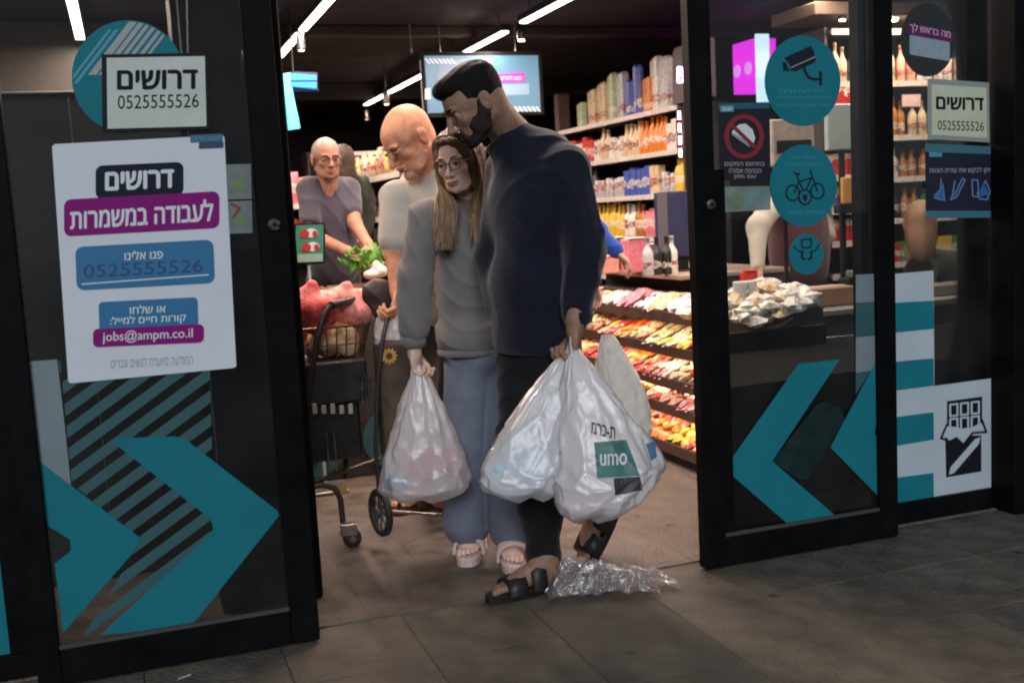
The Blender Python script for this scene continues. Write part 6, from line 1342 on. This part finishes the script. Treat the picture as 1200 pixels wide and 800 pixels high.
# ================================================================== trolleys
blkm = mat('trolley_black', (.016, .014, .014), .4, noise=.2); wire = mat('trolley_wire', (.30, .20, .12), .35, .8)
ct = top('shopping_cart', 'black two basket store trolley with red netted produce at the left of the doorway', 'shopping cart', atz(405, 640))
Yl, Yr = .92, 1.22
pL = [at(345, 562, Yl), at(352, 530, Yl), at(362, 455, Yl), at(371, 400, Yl), at(379, 370, Yl), at(388, 358, Yl+.02)]; pR = [at(388, 358, Yl+.02), at(410, 352, 1.05), at(434, 345, Yr)]
G().tube(pL, .0125, 10).build('frame_tube', blkm, ct); G().tube(pR, .017, 10).build('handle_bar', blkm, ct)
G().tube([at(434, 345, Yr), at(433, 362, Yr), at(427, 395, Yr), at(418, 430, Yr), at(410, 475, Yr), at(404, 560, Yr)], .0125, 10).build('frame_tube', blkm, ct)
def basket(px0, px1, pyt, pyb, ya, yb, nm):
    a = at(px0, pyt, ya); b = at(px1, pyt, ya); zb = at(px0, pyb, ya)[2]; x0, x1, zt = a[0], b[0], (a[2]+b[2])/2
    g = G(); rim = [(x0, ya, zt), (x1, ya, zt), (x1, yb, zt), (x0, yb, zt), (x0, ya, zt)]; g.tube(rim, .006, 6)
    ins = .02; low = [(x0+ins, ya+ins, zb), (x1-ins, ya+ins, zb), (x1-ins, yb-ins, zb), (x0+ins, yb-ins, zb), (x0+ins, ya+ins, zb)]; g.tube(low, .005, 6); mid = [tuple((np.array(p)+np.array(q))/2) for p, q in zip(rim, low)]; g.tube(mid, .003, 5)
    bk = g.build(nm, wire, ct); g = G()
    for k in range(9):
        u = k/8; g.tube([(x0+(x1-x0)*u, ya, zt), (x0+ins+(x1-x0-2*ins)*u, ya+ins, zb), (x0+ins+(x1-x0-2*ins)*u, yb-ins, zb), (x0+(x1-x0)*u, yb, zt)], .0026, 5)
    for k in range(1, 6):
        u = k/6; g.tube([(x0, ya+(yb-ya)*u, zt), (x0+ins, ya+ins+(yb-ya-2*ins)*u, zb), (x1-ins, ya+ins+(yb-ya-2*ins)*u, zb), (x1, ya+(yb-ya)*u, zt)], .0026, 5)
    g.build('basket_wires', wire, bk); return x0, x1, zt, zb
bx = basket(333, 430, 384, 432, .96, 1.26, 'upper_basket')
lo_ = at(333, 432, .95); hi_ = at(424, 470, .95)
G().box((lo_[0], .95, hi_[2]), (hi_[0]+.03, 1.26, lo_[2]+.01), .008).build('crate_body', blkm, ct)
for k in range(6): q = at(356+k*10.5, 485, .944); G().box((q[0], .938, q[2]), (q[0]+.018, .9435, q[2]+.035+.006*(k % 2)), .002).build('front_slot', mat('slot_pale', (.5, .42, .36), .5), ct)
for k, x in enumerate((423, 428, 433)): G().tube([at(x, 438, .94), at(x+3, 482, .94)], .0035, 6).build('chrome_rod', steel, ct)
lw = at(350, 500, 1.0); G().box((lo_[0]+.01, 1.0, at(350, 545, 1.0)[2]), (hi_[0], 1.24, at(350, 470, 1.0)[2]), .01).build('lower_panel', blkm, ct)
for x in (382, 391): G().tube([at(x, 505, .97), at(x+4, 552, .97)], .0035, 6).build('chrome_rod', steel, ct)
G().tube([at(444, 538, 1.2), at(415, 548, 1.1), at(382, 560, .98), at(352, 570, .96)], .010, 8).build('base_tube', mat('tube_grey', (.10, .08, .07), .4, .5), ct)
G().tube([at(352, 572, .96), at(378, 568, .96), at(393, 572, .95), at(399, 585, .95), at(402, 612, .95)], .012, 8).build('caster_arm', MATS['tube_grey'], ct)
q = at(413, 630, .94); g = G(); g.lathe((q[0], q[1], q[2]), [(.012, -.014), (.036, -.012), (.038, 0), (.036, .012), (.012, .014)], 20, 1); cw = g.build('caster_wheel', mat('caster_rubber', (.05, .04, .035), .6), ct); g = G(); g.lathe((q[0], q[1]-.0145, q[2]), [(.014, .002), (.012, -.004)], 12, 1); g.build('hub', dull_steel, cw)
g = G(); w2 = at(403, 614, .95); g.box((w2[0]-.018, .925, q[2]+.012), (q[0]+.02, .955, w2[2]+.004), .004); g.build('caster_fork', steel, ct)
G().box(tuple(at(398, 570, .955)-np.array([.03, 0, .03])), tuple(at(398, 570, .955)+np.array([.03, .004, .0])), .001).build('yellow_tag', mat('tag_yellow', (.6, .36, .05), .5, noise=.2), ct)
# netted produce bags on the basket
def net_bag(label, c, r, seed, cl):
    t = top('netted_bag', label, 'netted bag', c); rg = np.random.default_rng(seed); H = SDF()
    for k in range(16): p = c+np.array([rg.uniform(-1, 1)*r[0]*.75, rg.uniform(-1, 1)*r[1]*.7, rg.uniform(-.8, .9)*r[2]*.7]); H.ell(p, (.038, .038, .036), None, .022)
    H.ell(c, (r[0]*.8, r[1]*.8, r[2]*.85), None, .02); H.cone(c+ZU*r[2]*.6, c+ZU*(r[2]*1.05)+imR*.02, .05, .022, .04)
    fast_mesh('filled_net', [H.mesh(.0045, .012, disp=wrinkle(.0030, 70, seed, (1, .3, .8)))], cl, t)
redn = mat('net_red', (.90, .12, .11), .4, noise=.6, scale=16, bump=.5, bscale=150); pinkn = mat('net_pink', (.95, .34, .28), .4, noise=.5, scale=14, bump=.4, bscale=150); orn = mat('net_orange', (.95, .58, .32), .45, noise=.4, scale=30, bump=.3)
net_bag('red netted bag of produce at the left of the store trolley basket', at(362, 366, 1.05), (.09, .08, .10), 3, redn)
net_bag('pink netted bag of produce on top of the store trolley basket', at(403, 362, 1.12), (.11, .09, .09), 6, pinkn)
net_bag('orange netted bag of produce inside the store trolley basket', at(388, 400, 1.10), (.13, .10, .06), 9, orn)
# personal trolley with large wheels
pt_ = top('shopping_trolley', 'two wheeled shopping trolley with sunflower bag, held by the bald man', 'shopping trolley', atz(452, 628))
Yt = .86
G().tube([at(476, 352, .90), at(470, 346, .89), at(462, 352, .88), at(454, 372, .87), at(448, 400, Yt), at(443, 440, Yt), at(440, 520, Yt), at(446, 600, Yt)], .009, 8).build('handle_tube', mat('tube_dark', (.06, .055, .06), .35, .6), pt_)
G().tube([at(474, 400, .95), at(470, 450, .95), at(468, 600, .95)], .008, 8).build('frame_tube', MATS['tube_dark'], pt_)
G().tube([at(449, 598, Yt), at(530, 604, 1.0)], .007, 8).build('axle', steel, pt_)
for c_, yy_ in ((at(446, 600, .855), 0), (at(534, 604, 1.02), 1)):
    g = G(); d = nrm(imR*.85+away*.5); rim_, hub_, ty = .088, .02, .096
    e1 = ZU; e2 = np.cross(d, e1); n = 28; V = []
    for (rr, dd) in ((.074, -.011), (.090, -.014), (.096, -.008), (.096, .008), (.090, .014), (.074, .011)):
        for k in range(n): a = 2*math.pi*k/n; V.append(c_+d*dd+(e1*math.cos(a)+e2*math.sin(a))*rr)
    g.add(V, [(j*n+k, j*n+(k+1) % n, ((j+1) % 6)*n+(k+1) % n, ((j+1) % 6)*n+k) for j in range(6) for k in range(n)], True); w = g.build('wheel', mat('tyre_black', (.018, .016, .016), .6, bump=.1), pt_)
    g = G()
    for k in range(8): a = 2*math.pi*k/8; g.tube([c_, c_+(e1*math.cos(a)+e2*math.sin(a))*.078], .005, 6)
    g.tube([c_-d*.018, c_+d*.018], .016, 12); g.build('spokes', mat('spoke_grey', (.08, .07, .07), .5), w)
q0 = at(444, 400, .88); q1 = at(474, 400, .88); zb = at(444, 545, .88)[2]
fl = G(); fl.box((q0[0]-.0, .875, zb), (q1[0]+.05, 1.02, q0[2]), .02); tbb = fl.build('bag_body', mat('trolley_bag_brown', (.075, .050, .035), .7, noise=.5, scale=14), pt_)
for k, (a, b) in enumerate(((456, 417),)):
    q = at(a, b, .872); g = G(); rg = np.random.default_rng(k)
    for j in range(12):
        an = 2*math.pi*j/12; e1 = np.array([math.cos(an), 0, math.sin(an)]); e2 = np.array([-math.sin(an), 0, math.cos(an)]); g.add([q+e1*.010, q+e1*.022+e2*.007-np.array([0, .002, 0]), q+e1*.036, q+e1*.022-e2*.007-np.array([0, .002, 0])], [(0, 1, 2, 3)])
    g.build('sunflower_print', mat('sunflower_yellow', (.55, .30, .07), .6, noise=.3), pt_); g = G(); g.lathe((q[0], q[1]-.003, q[2]), [(.012, .002), (.012, 0)], 12, 1); g.build('sunflower_centre', mat('flower_brown', (.10, .04, .02), .6), pt_)
tp, _ = carrier('carrier_bag', 'small white carrier bag tucked in the top of the shopping trolley', [(452, 366, 5), (455, 375, 13), (458, 392, 17), (458, 408, 15), (457, 414, 6)], .93, film_w2, at(457, 414, .93), 31, .10)
# handbag-like dark bundle on the store trolley handle
db = top('dark_shoulder_bag', 'dark shoulder bag hanging on the store trolley handle by the bald man', 'bag', at(442, 350, 1.0)); H = SDF(); H.ell(at(444, 343, .98), (.065, .05, .055), None, .03); H.ell(at(448, 362, .97), (.045, .04, .055), None, .03); fast_mesh('bag_body', [H.mesh(.005, .02, disp=wrinkle(.004, 60, 5))], mat('bag_dark', (.05, .03, .032), .6, noise=.2), db)
# greens in the hands of the grey-haired man
gr = top('bunch_of_greens', 'bunch of bright green leaves held by the grey-haired man', 'greens', at(428, 305, 2.5)); g = G(); rg = np.random.default_rng(8)
for k in range(130):
    c = at(428, 303, 2.5)+rg.normal(0, 1, 3)*np.array([.045, .035, .035]); a = nrm(rg.normal(0, 1, 3)); b = nrm(np.cross(a, rg.normal(0, 1, 3))); s_ = rg.uniform(.02, .045); g.add([c-a*s_, c+b*s_*.4+a*.005, c+a*s_, c-b*s_*.4], [(0, 1, 2, 3)])
lf = g.build('leaves', mat('leaf_bright', (.10, .30, .03), .5, noise=.3, scale=20), gr); lf['kind'] = 'stuff'
wv = top('produce_bag', 'white and clear produce bag beside the greens', 'bag', at(432, 318, 2.4)); H = SDF(); H.ell(at(436, 322, 2.4), (.045, .05, .025), None, .02); H.ell(at(446, 318, 2.4), (.035, .05, .03), None, .02); H.ell(at(441, 312, 2.4), (.02, .03, .03), None, .02); fast_mesh('bag_body', [H.mesh(.006, .02, disp=wrinkle(.004, 70, 2))], mat('bag_pale', (.6, .6, .55), .4), wv)
